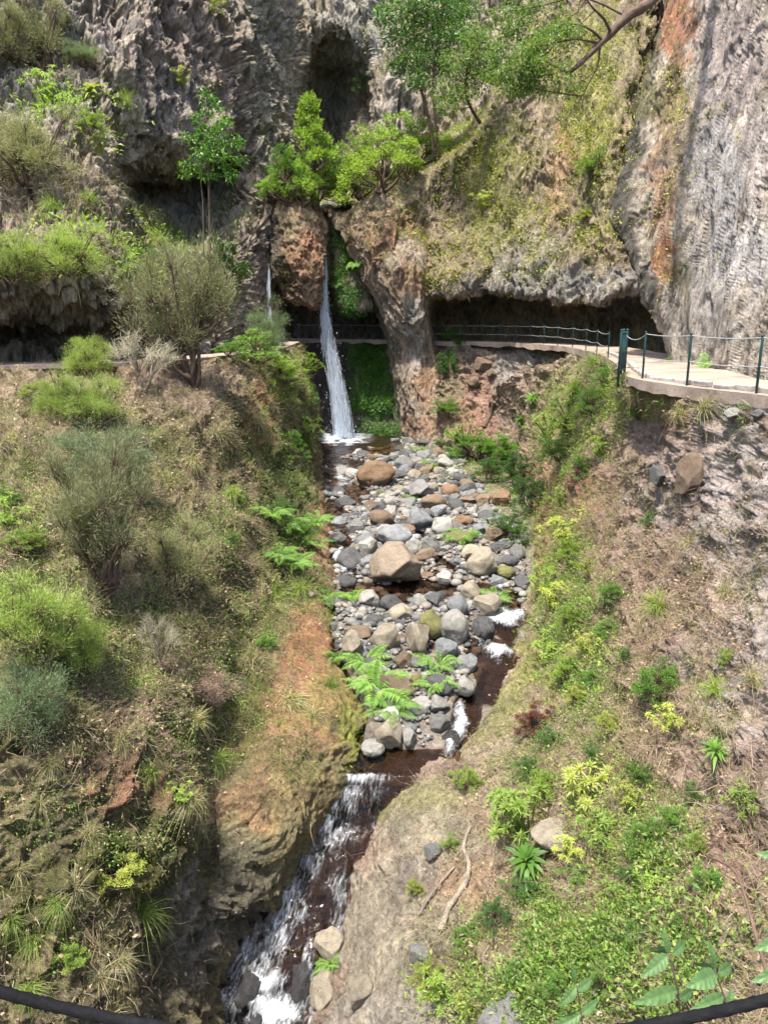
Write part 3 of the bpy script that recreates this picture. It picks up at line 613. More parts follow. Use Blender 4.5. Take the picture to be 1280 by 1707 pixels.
ff = ramp(t, sm.outputs[0], [(.44, (0, 0, 0)), (.56, (.16,) * 3), (.70, (.50,) * 3), (.88, (.92,) * 3)])
gate = N(t, 'ShaderNodeMath', operation='MULTIPLY'); t.links.new(ff, gate.inputs[0])
g2 = ramp(t, fa.outputs['Fac'], [(.05, (0, 0, 0)), (.3, (1, 1, 1))]); t.links.new(g2, gate.inputs[1])
fmx = N(t, 'ShaderNodeMixShader'); t.links.new(gate.outputs[0], fmx.inputs[0]); t.links.new(wmx.outputs[0], fmx.inputs[1]); t.links.new(fd.outputs[0], fmx.inputs[2])
t.links.new(fmx.outputs[0], out.inputs[0])

ys = np.concatenate([np.linspace(9, 15.4, 330), np.linspace(15.45, 49.3, 420)]); xs = np.linspace(-5, 8.5, 460)
X, Yg = np.meshgrid(xs, ys); Z = level(Yg); Gw = np.stack([X, Yg, Z], -1)
u_, v_, _ = proj(Gw); foam = np.zeros(u_.shape)
wu = (fbm(Gw * 2.5, 3, 221) - .5) * 26; wv = (fbm(Gw * 2.5 + 9, 3, 222) - .5) * 26
for a, b, ru, rv, s in FOAM:
    foam = np.maximum(foam, s * np.exp(-(((u_ + wu - a) / ru) ** 2 + ((v_ + wv - b) / rv) ** 2) * .8))
casc = sstep(15.2, 14.7, Yg)
foam = np.maximum(foam, casc * np.clip(1.8 * fbm(Gw * np.array([1.5, .9, .6]), 3, 230) - .40, 0, .85))
turb = (fbm(Gw * np.array([2.0, 2.6, 1.2]), 4, 231) - .5) * .34 * casc + (ridged(Gw * np.array([1.1, 1.6, .6]), 3, 233) - .6) * .34 * casc + foam * .10 + (fbm(Gw * np.array([3.5, 5, 1]), 3, 235) - .5) * .05
Gw[..., 2] += turb
m = mesh_data('stream_water', Gw, grid_faces(*X.shape), None, M['water'])
m.attributes.new('foam', 'FLOAT', 'POINT').data.foreach_set('value', foam.astype(np.float32).ravel())
tag(link('stream_water', m), kind='structure')

# the fall itself: a thin veil with many strands, landing in the pool
M['veil'], t, out = new_mat('falling_water_veil')
co = N(t, 'ShaderNodeTexCoord').outputs['Object']
st = noise_tex(t, co, 3.2, 7, .7, (5.0, 2.0, .35), .3)
al = ramp(t, st, [(.36, (.08,) * 3), (.50, (.45,) * 3), (.64, (.85,) * 3)])
d1 = N(t, 'ShaderNodeBsdfPrincipled', i_Roughness=.35); d1.inputs['Base Color'].default_value = (.78, .84, .92, 1)
tl = N(t, 'ShaderNodeBsdfTranslucent'); tl.inputs[0].default_value = (.78, .84, .92, 1)
dm = N(t, 'ShaderNodeMixShader', i_0=.4); t.links.new(d1.outputs[0], dm.inputs[1]); t.links.new(tl.outputs[0], dm.inputs[2])
tp = N(t, 'ShaderNodeBsdfTransparent'); mx = N(t, 'ShaderNodeMixShader'); t.links.new(al, mx.inputs[0]); t.links.new(tp.outputs[0], mx.inputs[1]); t.links.new(dm.outputs[0], mx.inputs[2])
t.links.new(mx.outputs[0], out.inputs[0])
M['strand'], t, out = new_mat('falling_water_strands')
d1 = N(t, 'ShaderNodeBsdfPrincipled', i_Roughness=.3); d1.inputs['Base Color'].default_value = (.80, .86, .93, 1)
tl = N(t, 'ShaderNodeBsdfTranslucent'); tl.inputs[0].default_value = (.8, .86, .93, 1)
dm = N(t, 'ShaderNodeMixShader', i_0=.4); t.links.new(d1.outputs[0], dm.inputs[1]); t.links.new(tl.outputs[0], dm.inputs[2]); t.links.new(dm.outputs[0], out.inputs[0])
def fall_line(s):
    """centre (u, v) and half width in photo pixels, depth, for s 0..1 down the fall"""
    v = np.interp(s, [0, 1], [425, 730]); u = np.interp(v, [425, 520, 570, 620, 680, 730], [543, 541, 547, 557, 568, 574])
    w = np.interp(v, [425, 480, 540, 600, 680, 730], [1.6, 4.5, 9, 12, 14.5, 16]); Y = np.interp(v, [425, 490, 560, 730], [47.2, 46.4, 46.2, 46.0])
    return u, v, w, Y
mb = MB()
for layer in range(2):
    s = np.linspace(0, 1, 90)[:, None]; q = np.linspace(-1, 1, 26)[None, :]
    u, v, w, Y = fall_line(s); uu = u + q * w * (.95 - .1 * layer); vv = v + 0 * q; YY = Y + .25 * q * q + .12 * layer + 0 * s
    Gf = P(uu, vv, YY); Gf = Gf + (fbm(Gf * np.array([4, 4, .8]), 3, 251 + layer)[..., None] - .5) * np.array([.12, .3, 0])
    mb.add(Gf, grid_faces(90, 26))
fall = bpy.data.objects.new('waterfall', None); C.objects.link(fall); fall.location = P(574, 729, 46.0); fall['kind'] = 'structure'
def child(o, root):
    o.parent = root; o.matrix_parent_inverse = Matrix.Translation(-Vector(root.location)); return o
child(mb.build('veil', M['veil']), fall)
mb = MB()
for k in range(900):
    s0 = rng.random() ** .8; ln = rng.uniform(.02, .13) * (.5 + s0); q = np.clip(rng.normal(0, .5), -1.1, 1.1)
    s = np.linspace(s0, min(1, s0 + ln), 6); u, v, w, Y = fall_line(s)
    p = P(u + q * w, v, Y - .05 + rng.uniform(-.25, .2)); p[:, 0] += rng.normal(0, .01, 6)
    mb.tube(p, np.array([.001, .005, .007, .006, .004, .001]) * rng.uniform(.5, 1.5), 4, False)
child(mb.build('water_strands', M['strand']), fall)
mb = MB()
for k in range(700):
    s0 = rng.uniform(.05, 1); u, v, w, Y = fall_line(s0); p = P(u + rng.normal(0, .75) * w, v, Y + rng.uniform(-.4, .2)); r = rng.uniform(.005, .018)
    mb.tube(np.array([p, p - np.array([0, 0, r * rng.uniform(2, 7)])]), [r, r * .6], 4)
for k in range(500):
    p = P(572 + rng.normal(0, 17), 729 - abs(rng.normal(0, 9)), 45.9 + rng.normal(0, .4)); r = rng.uniform(.006, .02)
    mb.tube(np.array([p, p + np.array([0, 0, r])]), [r * .7, r * .7], 4)
child(mb.build('water_drops', M['strand']), fall)
# the thin second fall at the left of the wedge
mb = MB()
for k in range(70):
    s0 = rng.random(); s = np.linspace(s0, min(1, s0 + .2), 5); v = 440 + s * 130; u = np.interp(v, [440, 570], [448, 450]) + rng.normal(0, 1.6) * (.5 + s)
    mb.tube(P(u, v, 44.2 + rng.uniform(-.1, .1) + 0 * v), np.array([.003, .012, .014, .012, .003]) * rng.uniform(.6, 1.4), 4, False)
f2 = mb.build('waterfall', M['strand']); f2['kind'] = 'structure'

# ------------------------------------------------------------------ paths
EDGE = [(1700,10.6),(1290,15.3),(1180,17.0),(1062,19.5),(1036,22.5),(1026,26),(1008,30),(975,35),(930,39),(880,42),(830,44),(780,45.3),(720,46.4),(660,48.6),(600,49.8),(540,50.1),(500,50.0),(470,48)]
def path_z(Y): return np.interp(Y, [0, 24, 42, 60], [0, 0, .18, .18])
def edge_pts(n, lo=0.0, hi=1.0):
    K = np.array([XZ(u, Y, path_z(Y)) for u, Y in EDGE]); c = catmull(K, 400)
    s = np.concatenate([[0], np.cumsum(np.linalg.norm(np.diff(c, axis=0), axis=1))]); s /= s[-1]
    tt = np.linspace(lo, hi, n); return np.stack([np.interp(tt, s, c[:, k]) for k in range(3)], -1)
def strip(name, outer, inner, thick, mat, kind='structure', wob=.03):
    n = len(outer); k = 9; f = np.linspace(0, 1, k)[None, :, None]
    top = outer[:, None] * (1 - f) + inner[:, None] * f
    top[..., 2] += (fbm(top * .8, 3, 301) - .5) * wob
    low = top[:, :1] - np.array([0, 0, thick]); low2 = top[:, -1:] - np.array([0, 0, thick])
    low[..., :2] += (fbm(low * 1.5, 3, 302)[..., None] - .5) * wob * 1.5; low[..., 2] += (fbm(low * 1.2, 3, 303) - .5) * .25
    Gs = np.concatenate([low, top, low2], 1)
    return tag(link(name, mesh_data(name, Gs, grid_faces(n, k + 2), None, mat, False)), kind=kind)
E = edge_pts(240)
tang = np.gradient(E, axis=0); tang[:, 2] = 0; tang /= np.linalg.norm(tang, axis=1, keepdims=True)
side = np.stack([tang[:, 1], -tang[:, 0], 0 * tang[:, 0]], -1)
inner = E + side * np.interp(np.linspace(0, 1, 240), [0, .1, .2, .35, 1], [2.6, 2.9, 3.2, 2.8, 2.4])[:, None]
strip('path', E, inner, .25, M['path'], wob=.06)
lo = np.array([P(u, v, Y) for u, v, Y in [(-400,632,20.7),(0,614,24.7),(150,613,25.2),(290,605,27.2),(400,595,31.2),(470,588,37),(500,580,46)]]); lo[:, 2] = np.linspace(.02, .15, 7)
hi = np.array([P(u, v, Y) for u, v, Y in [(-400,618,22.6),(0,606,26.6),(150,605,27.4),(290,598,29.6),(400,588,34),(455,582,41),(480,578,49)]]); hi[:, 2] = lo[:, 2]
strip('path', catmull(lo, 90), catmull(hi, 90), .12, M['path'])
strip('path', np.array([[-4, 1.05, 0], [0, 1.0, 0], [4, 1.05, 0.]]), np.array([[-4, -2, 0], [0, -2, 0], [4, -2, 0.]]), .8, M['path'])
# kerb blocks along the outer edge of the near walkway
kerb = bpy.data.objects.new('stone_kerb', None); C.objects.link(kerb); kerb.location = E[20]
tag(kerb, 'low row of square concrete blocks edging the pale walkway behind the posts', 'kerb')
KE = edge_pts(2000); acc = 0.0; last = KE[150]
for i in range(150, 900):
    if np.linalg.norm(KE[i] - last) > .62:
        d = KE[i] - last; a = math.atan2(d[1], d[0]); c = (KE[i] + last) / 2; nrm_ = np.array([d[1], -d[0], 0]) / np.linalg.norm(d)
        mb = MB(); h = rng.uniform(.10, .15); mb.box(c + nrm_ * .42 + np.array([0, 0, h / 2 - .02]), .46 + rng.uniform(-.05, .05), .17, h, a + rng.normal(0, .04), .02)
        child(mb.build('kerb_block', M['concrete'], None, False), kerb); last = KE[i]

# ------------------------------------------------------------------ railings
def post_mb(p, h, r=.028):
    mb = MB(); mb.tube(np.array([p + [0, 0, -.25], p + [0, 0, h - .02], p + [0, 0, h]]), [r, r, r * .8], 8)
    mb.tube(np.array([p + [0, 0, h], p + [0, 0, h + .02], p + [0, 0, h + .035]]), [r * 1.2, r * 1.2, r * .5], 8); return mb
def wire(mb, pts, sag, r):
    for a, b in zip(pts[:-1], pts[1:]):
        t_ = np.linspace(0, 1, 9)[:, None]; q = a * (1 - t_) + b * t_; q[:, 2] -= sag * 4 * (t_ * (1 - t_))[:, 0] * np.linalg.norm(b - a); mb.tube(q, r, 5, False)
def railing(label, posts, h, sag, wires=(1.0, .5), rr=.028, wr=.012, group=None):
    root = bpy.data.objects.new('cable_railing', None); C.objects.link(root); root.location = posts[0]; tag(root, label, 'railing', group)
    for p in posts: child(post_mb(np.array(p), h, rr).build('post', M['post']), root)
    for f in wires:
        mb = MB(); wire(mb, [np.array(p) + [0, 0, h * f - .03] for p in posts], sag, wr); child(mb.build('cable', M['wire']), root)
    return root
def edge_at(u):
    q = edge_pts(1500); uu = proj(q)[0]; i = np.argmin(np.abs(uu - u) + (np.arange(1500) < 60) * 1e4); p = q[i] + 0; p[2] += 0; return p
near = [XZ(1460, 13.2, 0), XZ(1256, 15.85, 0), XZ(1140, 17.8, 0), XZ(1066, 19.7, 0)]
near = [p + np.array([.10, .12, 0]) for p in near]
railing('dark green posts and sagging steel cables along the near walkway, right of the gate', near, 1.14, .018)
far = [edge_at(u) + np.array([.05, .12, 0]) for u in (1012, 993, 975, 953, 928, 905, 882, 857, 830, 800, 768, 735, 700)]
railing('thin dark posts and cables along the distant gallery path under the overhang', far, .92, .02, (1.0, .5), .024, .012)
fall_posts = [edge_at(u) + np.array([0, .1, 0]) for u in (652, 611, 570, 528, 495)]
railing('faint posts and cable in the dark hollow behind the waterfall', fall_posts, .92, .02, (1.0,), .022, .011)
gate = bpy.data.objects.new('metal_gate', None); C.objects.link(gate); gp = XZ(1035, 21.4, 0); gate.location = gp
tag(gate, 'dark green metal gate standing open at the bend of the walkway', 'gate')
for k, (u, Y) in enumerate(((1030, 21.0), (1034, 21.9), (1040, 22.2))):
    child(post_mb(XZ(u, Y, -.05), 1.22, .035).build('gate_post', M['post']), gate)
mb = MB(); a, b = XZ(1031, 21.05, 0), XZ(1039.5, 22.0, 0)
for z in (.12, .62, 1.12): mb.tube(np.array([a + [0, 0, z], b + [0, 0, z]]), .02, 6)
for k in range(1, 7):
    p = a + (b - a) * k / 7; mb.tube(np.array([p + [0, 0, .1], p + [0, 0, 1.14]]), .013, 6)
child(mb.build('gate_leaf', M['post']), gate)
mb = MB(); wire(mb, [XZ(1040, 22.2, 1.1), near[-1] + [0, 0, 1.1]], .07, .012); child(mb.build('chain', M['wire']), gate)
# the cable right in front of the photographer
cr = bpy.data.objects.new('cable_railing', None); C.objects.link(cr); cr.location = (0, .85, 0)
tag(cr, 'thick black twisted cable sagging across the bottom of the foreground', 'railing')
a, b = P(-60, 1636, .86), P(1340, 1650, .86); tt = np.linspace(0, 1, 500)
pc = a[None] * (1 - tt[:, None]) + b[None] * tt[:, None]; pc[:, 2] -= .105 * 4 * tt * (1 - tt)
mb = MB(); mb.tube(pc, .0075, 14, False, lambda i, th: 1 + .13 * np.cos(5 * th - i * .55)); child(mb.build('cable', M['rope']), cr)
for p in (a, b):
    q = np.array([p[0], p[1], 0]); child(post_mb(q, p[2] + .03, .02).build('post', M['post']), cr)

# ------------------------------------------------------------------ stones
def ico(sub):
    import bmesh
    bm = bmesh.new(); bmesh.ops.create_icosphere(bm, subdivisions=sub, radius=1.0)
    V = np.array([v.co[:] for v in bm.verts]); F = np.array([[v.index for v in f.verts] for f in bm.faces]); bm.free(); return V, F
def stone_shape(seed, sub, angular):
    V, F = ico(sub); r = np.random.default_rng(seed); p = V.copy()
    for k in range(int(5 + angular * 13)):
        n = r.normal(size=3); n /= np.linalg.norm(n); d = r.uniform(.55, .95) if angular > .5 else r.uniform(.72, .98)
        ex = p @ n - d; soft = .10 if angular < .5 else .04
        p = p - np.where(ex > -soft, np.clip(ex + soft * .5, 0, None), 0)[:, None] * n
    p = p * (1 + (fbm(V * 1.3 + seed * 3.1, 3, seed)[:, None] - .5) * .35) * (1 + (fbm(V * 3.5 + seed, 5, seed + 1, .62)[:, None] - .5) * .20)
    p -= (p.max(0) + p.min(0)) / 2; p /= (p.max(0) - p.min(0)) / 2
    return p, F
SH_ROUND = [mesh_data('stone', *(lambda a: (a[0], None, a[1]))(stone_shape(400 + k, 4, .15)), M['stone']) for k in range(7)]
SH_ANG = [mesh_data('stone', *(lambda a: (a[0], None, a[1]))(stone_shape(500 + k, 4, .9)), M['stone']) for k in range(7)]
SH_WET = [mesh_data('stone', *(lambda a: (a[0], None, a[1]))(stone_shape(600 + k, 4, .4)), M['wet_stone']) for k in range(4)]
SC = {'pale brown': (.20, .158, .118), 'grey': (.165, .163, .158), 'pale grey': (.29, .28, .255), 'beige': (.26, .225, .17), 'dark grey': (.085, .086, .09), 'brown': (.17, .12, .08), 'orange': (.19, .118, .068),
      'mossy': (.15, .145, .05), 'wet black': (.035, .034, .036), 'bluish grey': (.19, .20, .21)}
def bed_hit(u, v):
    Yc = np.linspace(9, 49, 3000); p = P(u + 0 * Yc, v + 0 * Yc, Yc); dz = p[:, 2] - bed_z(p[:, 0], Yc); i = np.nonzero(dz < 0)[0]
    return p[i[0]] if len(i) else p[-1]
def pick(u, v, names=None):
    best = None
    for k, pt in PATCH.items():
        if names and not any(k.startswith(n) for n in names): continue
        e = np.abs(pt['u'] - u) + np.abs(pt['v'] - v); near_ = e < 5
        if not near_.any():
            if e.min() > 25: continue
            near_ = e < e.min() + 1
        dd = np.where(near_, pt['d'], 1e9); i = np.unravel_index(np.argmin(dd), dd.shape)
        if best is None or dd[i] < best[2]: best = (pt['G'][i].copy(), pt['N'][i].copy(), dd[i])
    return best if best else (P(u, v, 20), np.array([0, -1, 0.3]), 20)
STONES = []     # (object, u, v, w, colour word, landmark phrase)
def stone(u, v, w, h, colw, shape, label=None, phrase=None, on='bed', sink=.36, cat='boulder', group='stones of the stream bed'):
    if on == 'bed': p = bed_hit(u, v + h * sink)
    else: p = pick(u, v + h * sink * .8)[0]
    c = P(u, v, p[1]); _, _, d = proj(c); sx = w * d / FPX / 2; sz = h * d / FPX / 2 * 1.12; sy = (sx * .6 + sz * .5) * random.uniform(.8, 1.1)
    me = random.choice({'r': SH_ROUND, 'a': SH_ANG, 'w': SH_WET}[shape])
    o = link('boulder' if w > 26 else 'stone', me); o.location = c; o.scale = (sx, sy, sz)
    o.rotation_euler = (random.uniform(-.15, .15), random.uniform(-.22, .22), random.uniform(-.5, .5))
    k = SC[colw]; j = random.uniform(.85, 1.15); o.color = (k[0] * j, k[1] * j, k[2] * j, 1)
    if label: tag(o, label, cat, group)
    STONES.append((o, u, v, w, colw, phrase, np.array(c), max(sx, sy)))
    return o
LM = [ # u v w h colour shape label phrase
 (626,790,66,44,'orange','r','large rounded orange brown boulder below the waterfall pool','the large rounded orange boulder'),
 (674,775,38,28,'grey','r','grey rounded boulder close behind the large orange boulder','the grey boulder beside the orange one'),
 (660,943,92,66,'pale brown','a','biggest boulder, pale brown wedge standing over the middle pool','the pale brown wedge boulder'),
 (584,937,46,44,'dark grey','r','dark grey round boulder left of the pale brown wedge boulder','the dark grey round boulder'),
 (614,914,32,34,'pale grey','a','pale upright stone above the dark grey round boulder','the pale upright stone'),
 (658,893,64,34,'bluish grey','r','long bluish grey boulder behind the pale brown wedge boulder','the long bluish grey boulder'),
 (700,868,46,42,'bluish grey','a','flat topped bluish slab tilted in midstream','the tilted bluish slab'),
 (738,880,40,32,'pale grey','r','pale grey boulder at the right of the tilted bluish slab','the pale boulder beside the slab'),
 (634,865,44,28,'brown','r','brown low boulder above the long bluish grey boulder','the low brown boulder'),
 (702,818,42,32,'grey','a','grey flat sided boulder in the upper stone field','the flat sided grey boulder'),
 (722,838,44,26,'brown','r','brown oval boulder just below the flat sided grey boulder','the brown oval boulder'),
 (750,820,32,24,'orange','r','small orange boulder right of the brown oval boulder','the small orange boulder'),
 (836,832,34,26,'orange','a','rusty orange boulder among the green plants at the right bank','the rusty boulder by the plants'),
 (802,938,56,46,'beige','a','big beige faceted boulder near the right bank','the beige faceted boulder'),
 (766,898,44,22,'mossy','r','low boulder covered in yellow green moss','the yellow mossed boulder'),
 (757,1047,46,56,'pale grey','r','big smooth pale egg shaped boulder beside the brown mossy one','the pale egg shaped boulder'),
 (718,1042,44,46,'mossy','r','round brown mossy boulder left of the pale egg shaped one','the round mossy boulder'),
 (695,1066,44,56,'beige','a','large beige upright slab left of the round mossy boulder','the beige upright slab'),
 (642,1062,52,42,'beige','a','broad beige block above the ferns','the broad beige block'),
 (812,1012,52,42,'beige','a','three cornered beige boulder beside the right hand rapid','the three cornered boulder'),
 (784,986,36,34,'beige','r','beige rounded boulder above the three cornered one','the beige boulder above it'),
 (762,1012,36,36,'bluish grey','r','bluish rounded boulder above the pale egg shaped one','the bluish rounded boulder'),
 (805,1046,40,32,'dark grey','w','dark wet slate boulder between two small rapids','the dark slate boulder'),
 (615,1000,42,30,'pale grey','a','pale angular boulder at the lower lip of the middle pool','the pale angular boulder'),
 (648,1224,48,48,'beige','a','beige square boulder standing in the lower brown pool','the square boulder in the pool'),
 (620,1249,38,28,'pale grey','r','flat pale boulder at the left edge of the lower pool','the flat pool edge boulder'),
 (682,1229,22,30,'pale grey','r','small pale stone right of the square boulder in the pool','the small pale pool stone'),
 (732,1174,36,26,'pale grey','a','pale wedge stone below the right hand fern','the pale wedge below the fern'),
 (733,1204,36,24,'grey','r','grey oval stone lying over the small rapid','the grey oval by the rapid'),
 (775,1144,32,32,'pale grey','r','pale round stone at the edge of the narrow pool','the pale round pool stone'),
 (752,1232,34,24,'wet black','w','black wet stone inside the foaming rapid','the black stone in the rapid'),
 (690,912,30,30,'pale grey','r','pale round stone right of the wedge boulder top','the pale round stone'),
 (588,1076,38,44,'beige','a','broken beige block at the left foot of the stones','the broken beige block'),
 (840,955,36,22,'mossy','r','flat mossy stone in the right channel','the flat mossy stone'),
 (862,922,28,30,'grey','r','grey stone against the foot of the right bank','the grey stone by the bank'),
 (566,872,34,20,'bluish grey','r','flat bluish stone in the left channel','the flat bluish stone'),
 (560,900,36,24,'grey','r','grey stone at the ochre left wall','the grey stone by the ochre wall'),
 (740,966,28,26,'pale grey','a','pale stone at the right end of the middle pool','the pale pool end stone'),
 (562,818,22,14,'dark grey','r','dark stone in the small pool left of the orange boulder','the dark stone in the small pool'),
 (695,1135,26,22,'mossy','r','small bright mossy stone below the ferns','the bright mossy stone'),
 (690,722,26,18,'grey','a','grey block at the right end of the waterfall pool','the grey block by the fall pool'),
 (712,738,34,16,'dark grey','r','flat dark stone above the upper stone field','the flat dark stone'),
]
for a in LM: stone(*a)
for a in [(362,1645,66,120,'beige','a','tall pale rock against the left foot of the cascade'),(505,1632,44,60,'wet black','w','tall black wet rock splitting the lower cascade'),(548,1580,54,60,'beige','a','pale rock on the right side of the cascade beneath a fern'),
          (414,1655,44,56,'wet black','w','black wet rock at the left of the lowest foam'),(545,1660,60,70,'beige','a','beige rock at the lower right of the cascade'),
          (510,1395,34,40,'dark grey','w','dark rock tucked under the left wall of the cascade'),(430,1705,40,40,'wet black','w','lowest black wet rock in the cascade')]:
    stone(*a[:6], a[6], None, 'bed', .30, 'rock', 'rocks of the lower cascade')
for a in [(838,1700,84,44,'grey','a','grey rock buried in leafy plants at the lower right'),(722,1418,32,24,'grey','a','small grey rock on the pale slab beside the fallen branch'),(925,1392,84,30,'beige','a','low beige grey outcrop under the yellow green bush'),(600,1650,40,50,'beige','a','pale rock at the toe of the slab by the cascade'),
          (805,606,30,22,'brown','a','brown block lying at the top of the red scree'),(790,637,24,18,'brown','a','reddish block lower on the scree'),(798,604,16,16,'brown','a','small brown block left of the scree top'),(820,622,16,12,'brown','a','flat brown stone on the scree'),
          (1222,690,30,18,'pale grey','a','broken pale block under the walkway edge'),(1262,690,26,16,'grey','a','grey block beneath the walkway corner'),(1098,790,30,34,'grey','a','grey knob of rock on the right bank'),(1145,790,30,70,'brown','a','brown leaning rock on the right bank'),(700,1590,40,30,'grey','a','grey plate of rock on the lower slab')]:
    stone(*a[:6], a[6], None, 'any', .30, 'rock', 'rocks on the banks')
BEDP = np.array([(538,774),(600,756),(645,744),(690,716),(735,705),(745,738),(775,785),(828,850),(872,905),(878,1000),(845,1045),(800,1075),(785,1120),(770,1180),(735,1225),(700,1250),(640,1215),(605,1180),(575,1110),(548,1050),(545,1005),(562,960),(548,880),(538,800)], float)
def in_poly(u, v, Pg):
    ins = np.zeros(np.shape(u), bool); j = len(Pg) - 1
    for i in range(len(Pg)):
        c = ((Pg[i, 1] > v) != (Pg[j, 1] > v)) & (u < (Pg[j, 0] - Pg[i, 0]) * (v - Pg[i, 1]) / (Pg[j, 1] - Pg[i, 1] + 1e-9) + Pg[i, 0]); ins ^= c; j = i
    return ins
nx = rng.uniform(-4.5, 8, 60000); ny = 14 + (46 - 14) * rng.random(60000); nz = bed_z(nx, ny); pu, pv, pd = proj(np.stack([nx, ny, nz], -1)); ok = in_poly(pu, pv, BEDP)
nx, ny, nz, pu, pv, pd = (a[ok] for a in (nx, ny, nz, pu, pv, pd)); wm = wet_mask(np.stack([nx, ny, nz], -1))
ex = [(s_[6][0], s_[6][1], s_[7]) for s_ in STONES[:len(LM)]]
sizes = np.sort(np.clip(.10 * rng.pareto(1.7, 700) + .10, .10, .42))[::-1]; cnt = 0; idx = rng.permutation(len(nx)); ii = 0
names = ['grey', 'pale grey', 'beige', 'dark grey', 'bluish grey', 'brown', 'grey', 'dark grey', 'dark grey', 'pale grey']
for r_ in sizes:
    if cnt >= 262: break
    for tr in range(60):
        i = idx[ii % len(idx)]; ii += 1
        if wm[i] > .45 and rng.random() < .95: continue
        if ex and np.min(np.hypot(np.array([e[0] for e in ex]) - nx[i], (np.array([e[1] for e in ex]) - ny[i])) - np.array([e[2] for e in ex]) * .85) < r_ * .62: continue
        cw = names[rng.integers(len(names))]; far_ = ny[i] > 30
        if rng.random() < .04: cw = 'orange' if rng.random() < .2 else 'mossy'
        me = (SH_ANG if rng.random() < .75 else SH_ROUND)[rng.integers(7)]
        o = link('stone', me); hh = r_ * rng.uniform(.5, .85); o.location = (nx[i], ny[i], nz[i] + hh * .36); o.scale = (r_ * rng.uniform(.85, 1.2), r_ * rng.uniform(.7, 1), hh)
        o.rotation_euler = (rng.uniform(-.3, .3), rng.uniform(-.3, .3), rng.uniform(0, 6.28)); k = SC[cw]; j = rng.uniform(.75, 1.25); o.color = (k[0] * j, k[1] * j, k[2] * j, 1)
        u1, v1, d1 = proj(np.array(o.location)); STONES.append((o, float(u1), float(v1), 2 * r_ * FPX / d1, cw, None, np.array(o.location), r_)); ex.append((nx[i], ny[i], r_)); cnt += 1; break
ORD = ['', 'second ', 'third ', 'fourth ', 'fifth ', 'sixth ', 'seventh ', 'eighth ', 'ninth ', 'tenth ']
def auto_labels(items, marks, noun, group, cat):
    """label small repeats by size, colour and the landmark they lie next to in the picture"""
    rows = {}
    for o, u, v, w, cw in items:
        best = min(marks, key=lambda m_: math.hypot(m_[0] - u, (m_[1] - v) * 1.3)); du, dv = u - best[0], v - best[1]
        dr = ('right of' if du > 0 else 'left of') if abs(du) > abs(dv) * 1.2 else ('below' if dv > 0 else 'above')
        rows.setdefault((cw, dr, best[2]), []).append((math.hypot(du, dv), o))
    for (cw, dr, ph), L_ in rows.items():
        for k, (_, o) in enumerate(sorted(L_, key=lambda q: q[0])):
            tag(o, ('%s%s%s %s %s' % (ORD[min(k, 9)] + ('nearest ' if k else ('nearest ' if len(L_) > 1 else '')), cw + ' ', noun, dr, ph)).replace('  ', ' '), cat, group)
auto_labels([(s_[0], s_[1], s_[2], s_[3], ('small ' if s_[3] < 17 else 'medium ') + s_[4]) for s_ in STONES if 'label' not in s_[0]],
            [(s_[1], s_[2], s_[5]) for s_ in STONES if s_[5]], 'stone', 'stones of the stream bed', 'stone')
# pebbles: past counting
V1, F1 = ico(2); mb = MB(); npb = 12000; sel = rng.choice(len(nx), npb)
for i in sel:
    r_ = min(.04 + .045 * rng.pareto(2.2), .17); s3 = np.array([r_ * rng.uniform(.8, 1.3), r_ * rng.uniform(.7, 1.1), r_ * rng.uniform(.45, .8)]); a = rng.uniform(0, 6.28)
    v = V1 * (1 + .25 * (rng.random(len(V1))[:, None] - .5) * .5) * s3; v = np.stack([v[:, 0] * math.cos(a) - v[:, 1] * math.sin(a), v[:, 0] * math.sin(a) + v[:, 1] * math.cos(a), v[:, 2]], -1)
    mb.add(v + np.array([nx[i], ny[i], nz[i] + .02 + (.03 if wm[i] < .5 else 0)]), None, F1)
M['pebble'], t, out = new_mat('pebbles'); g = N(t, 'ShaderNodeNewGeometry'); co = N(t, 'ShaderNodeTexCoord').outputs['Object']
c = ramp(t, g.outputs['Random Per Island'], [(0, (.05, .05, .052)), (.35, (.10, .10, .098)), (.6, (.16, .15, .135)), (.85, (.24, .225, .20)), (1, (.12, .09, .065))])
nn = noise_tex(t, co, 30, 5, .7); c = mixc(t, 'MULTIPLY', 1.0, c, ramp(t, nn, [(.3, (.6,) * 3), (.7, (1.35,) * 3)]))
b = N(t, 'ShaderNodeBsdfPrincipled', i_Roughness=.7); t.links.new(c, b.inputs['Base Color']); t.links.new(bump(t, nn, .4, .02), b.inputs['Normal']); t.links.new(b.outputs[0], out.inputs[0])
tag(mb.build('pebbles', M['pebble']), kind='stuff')

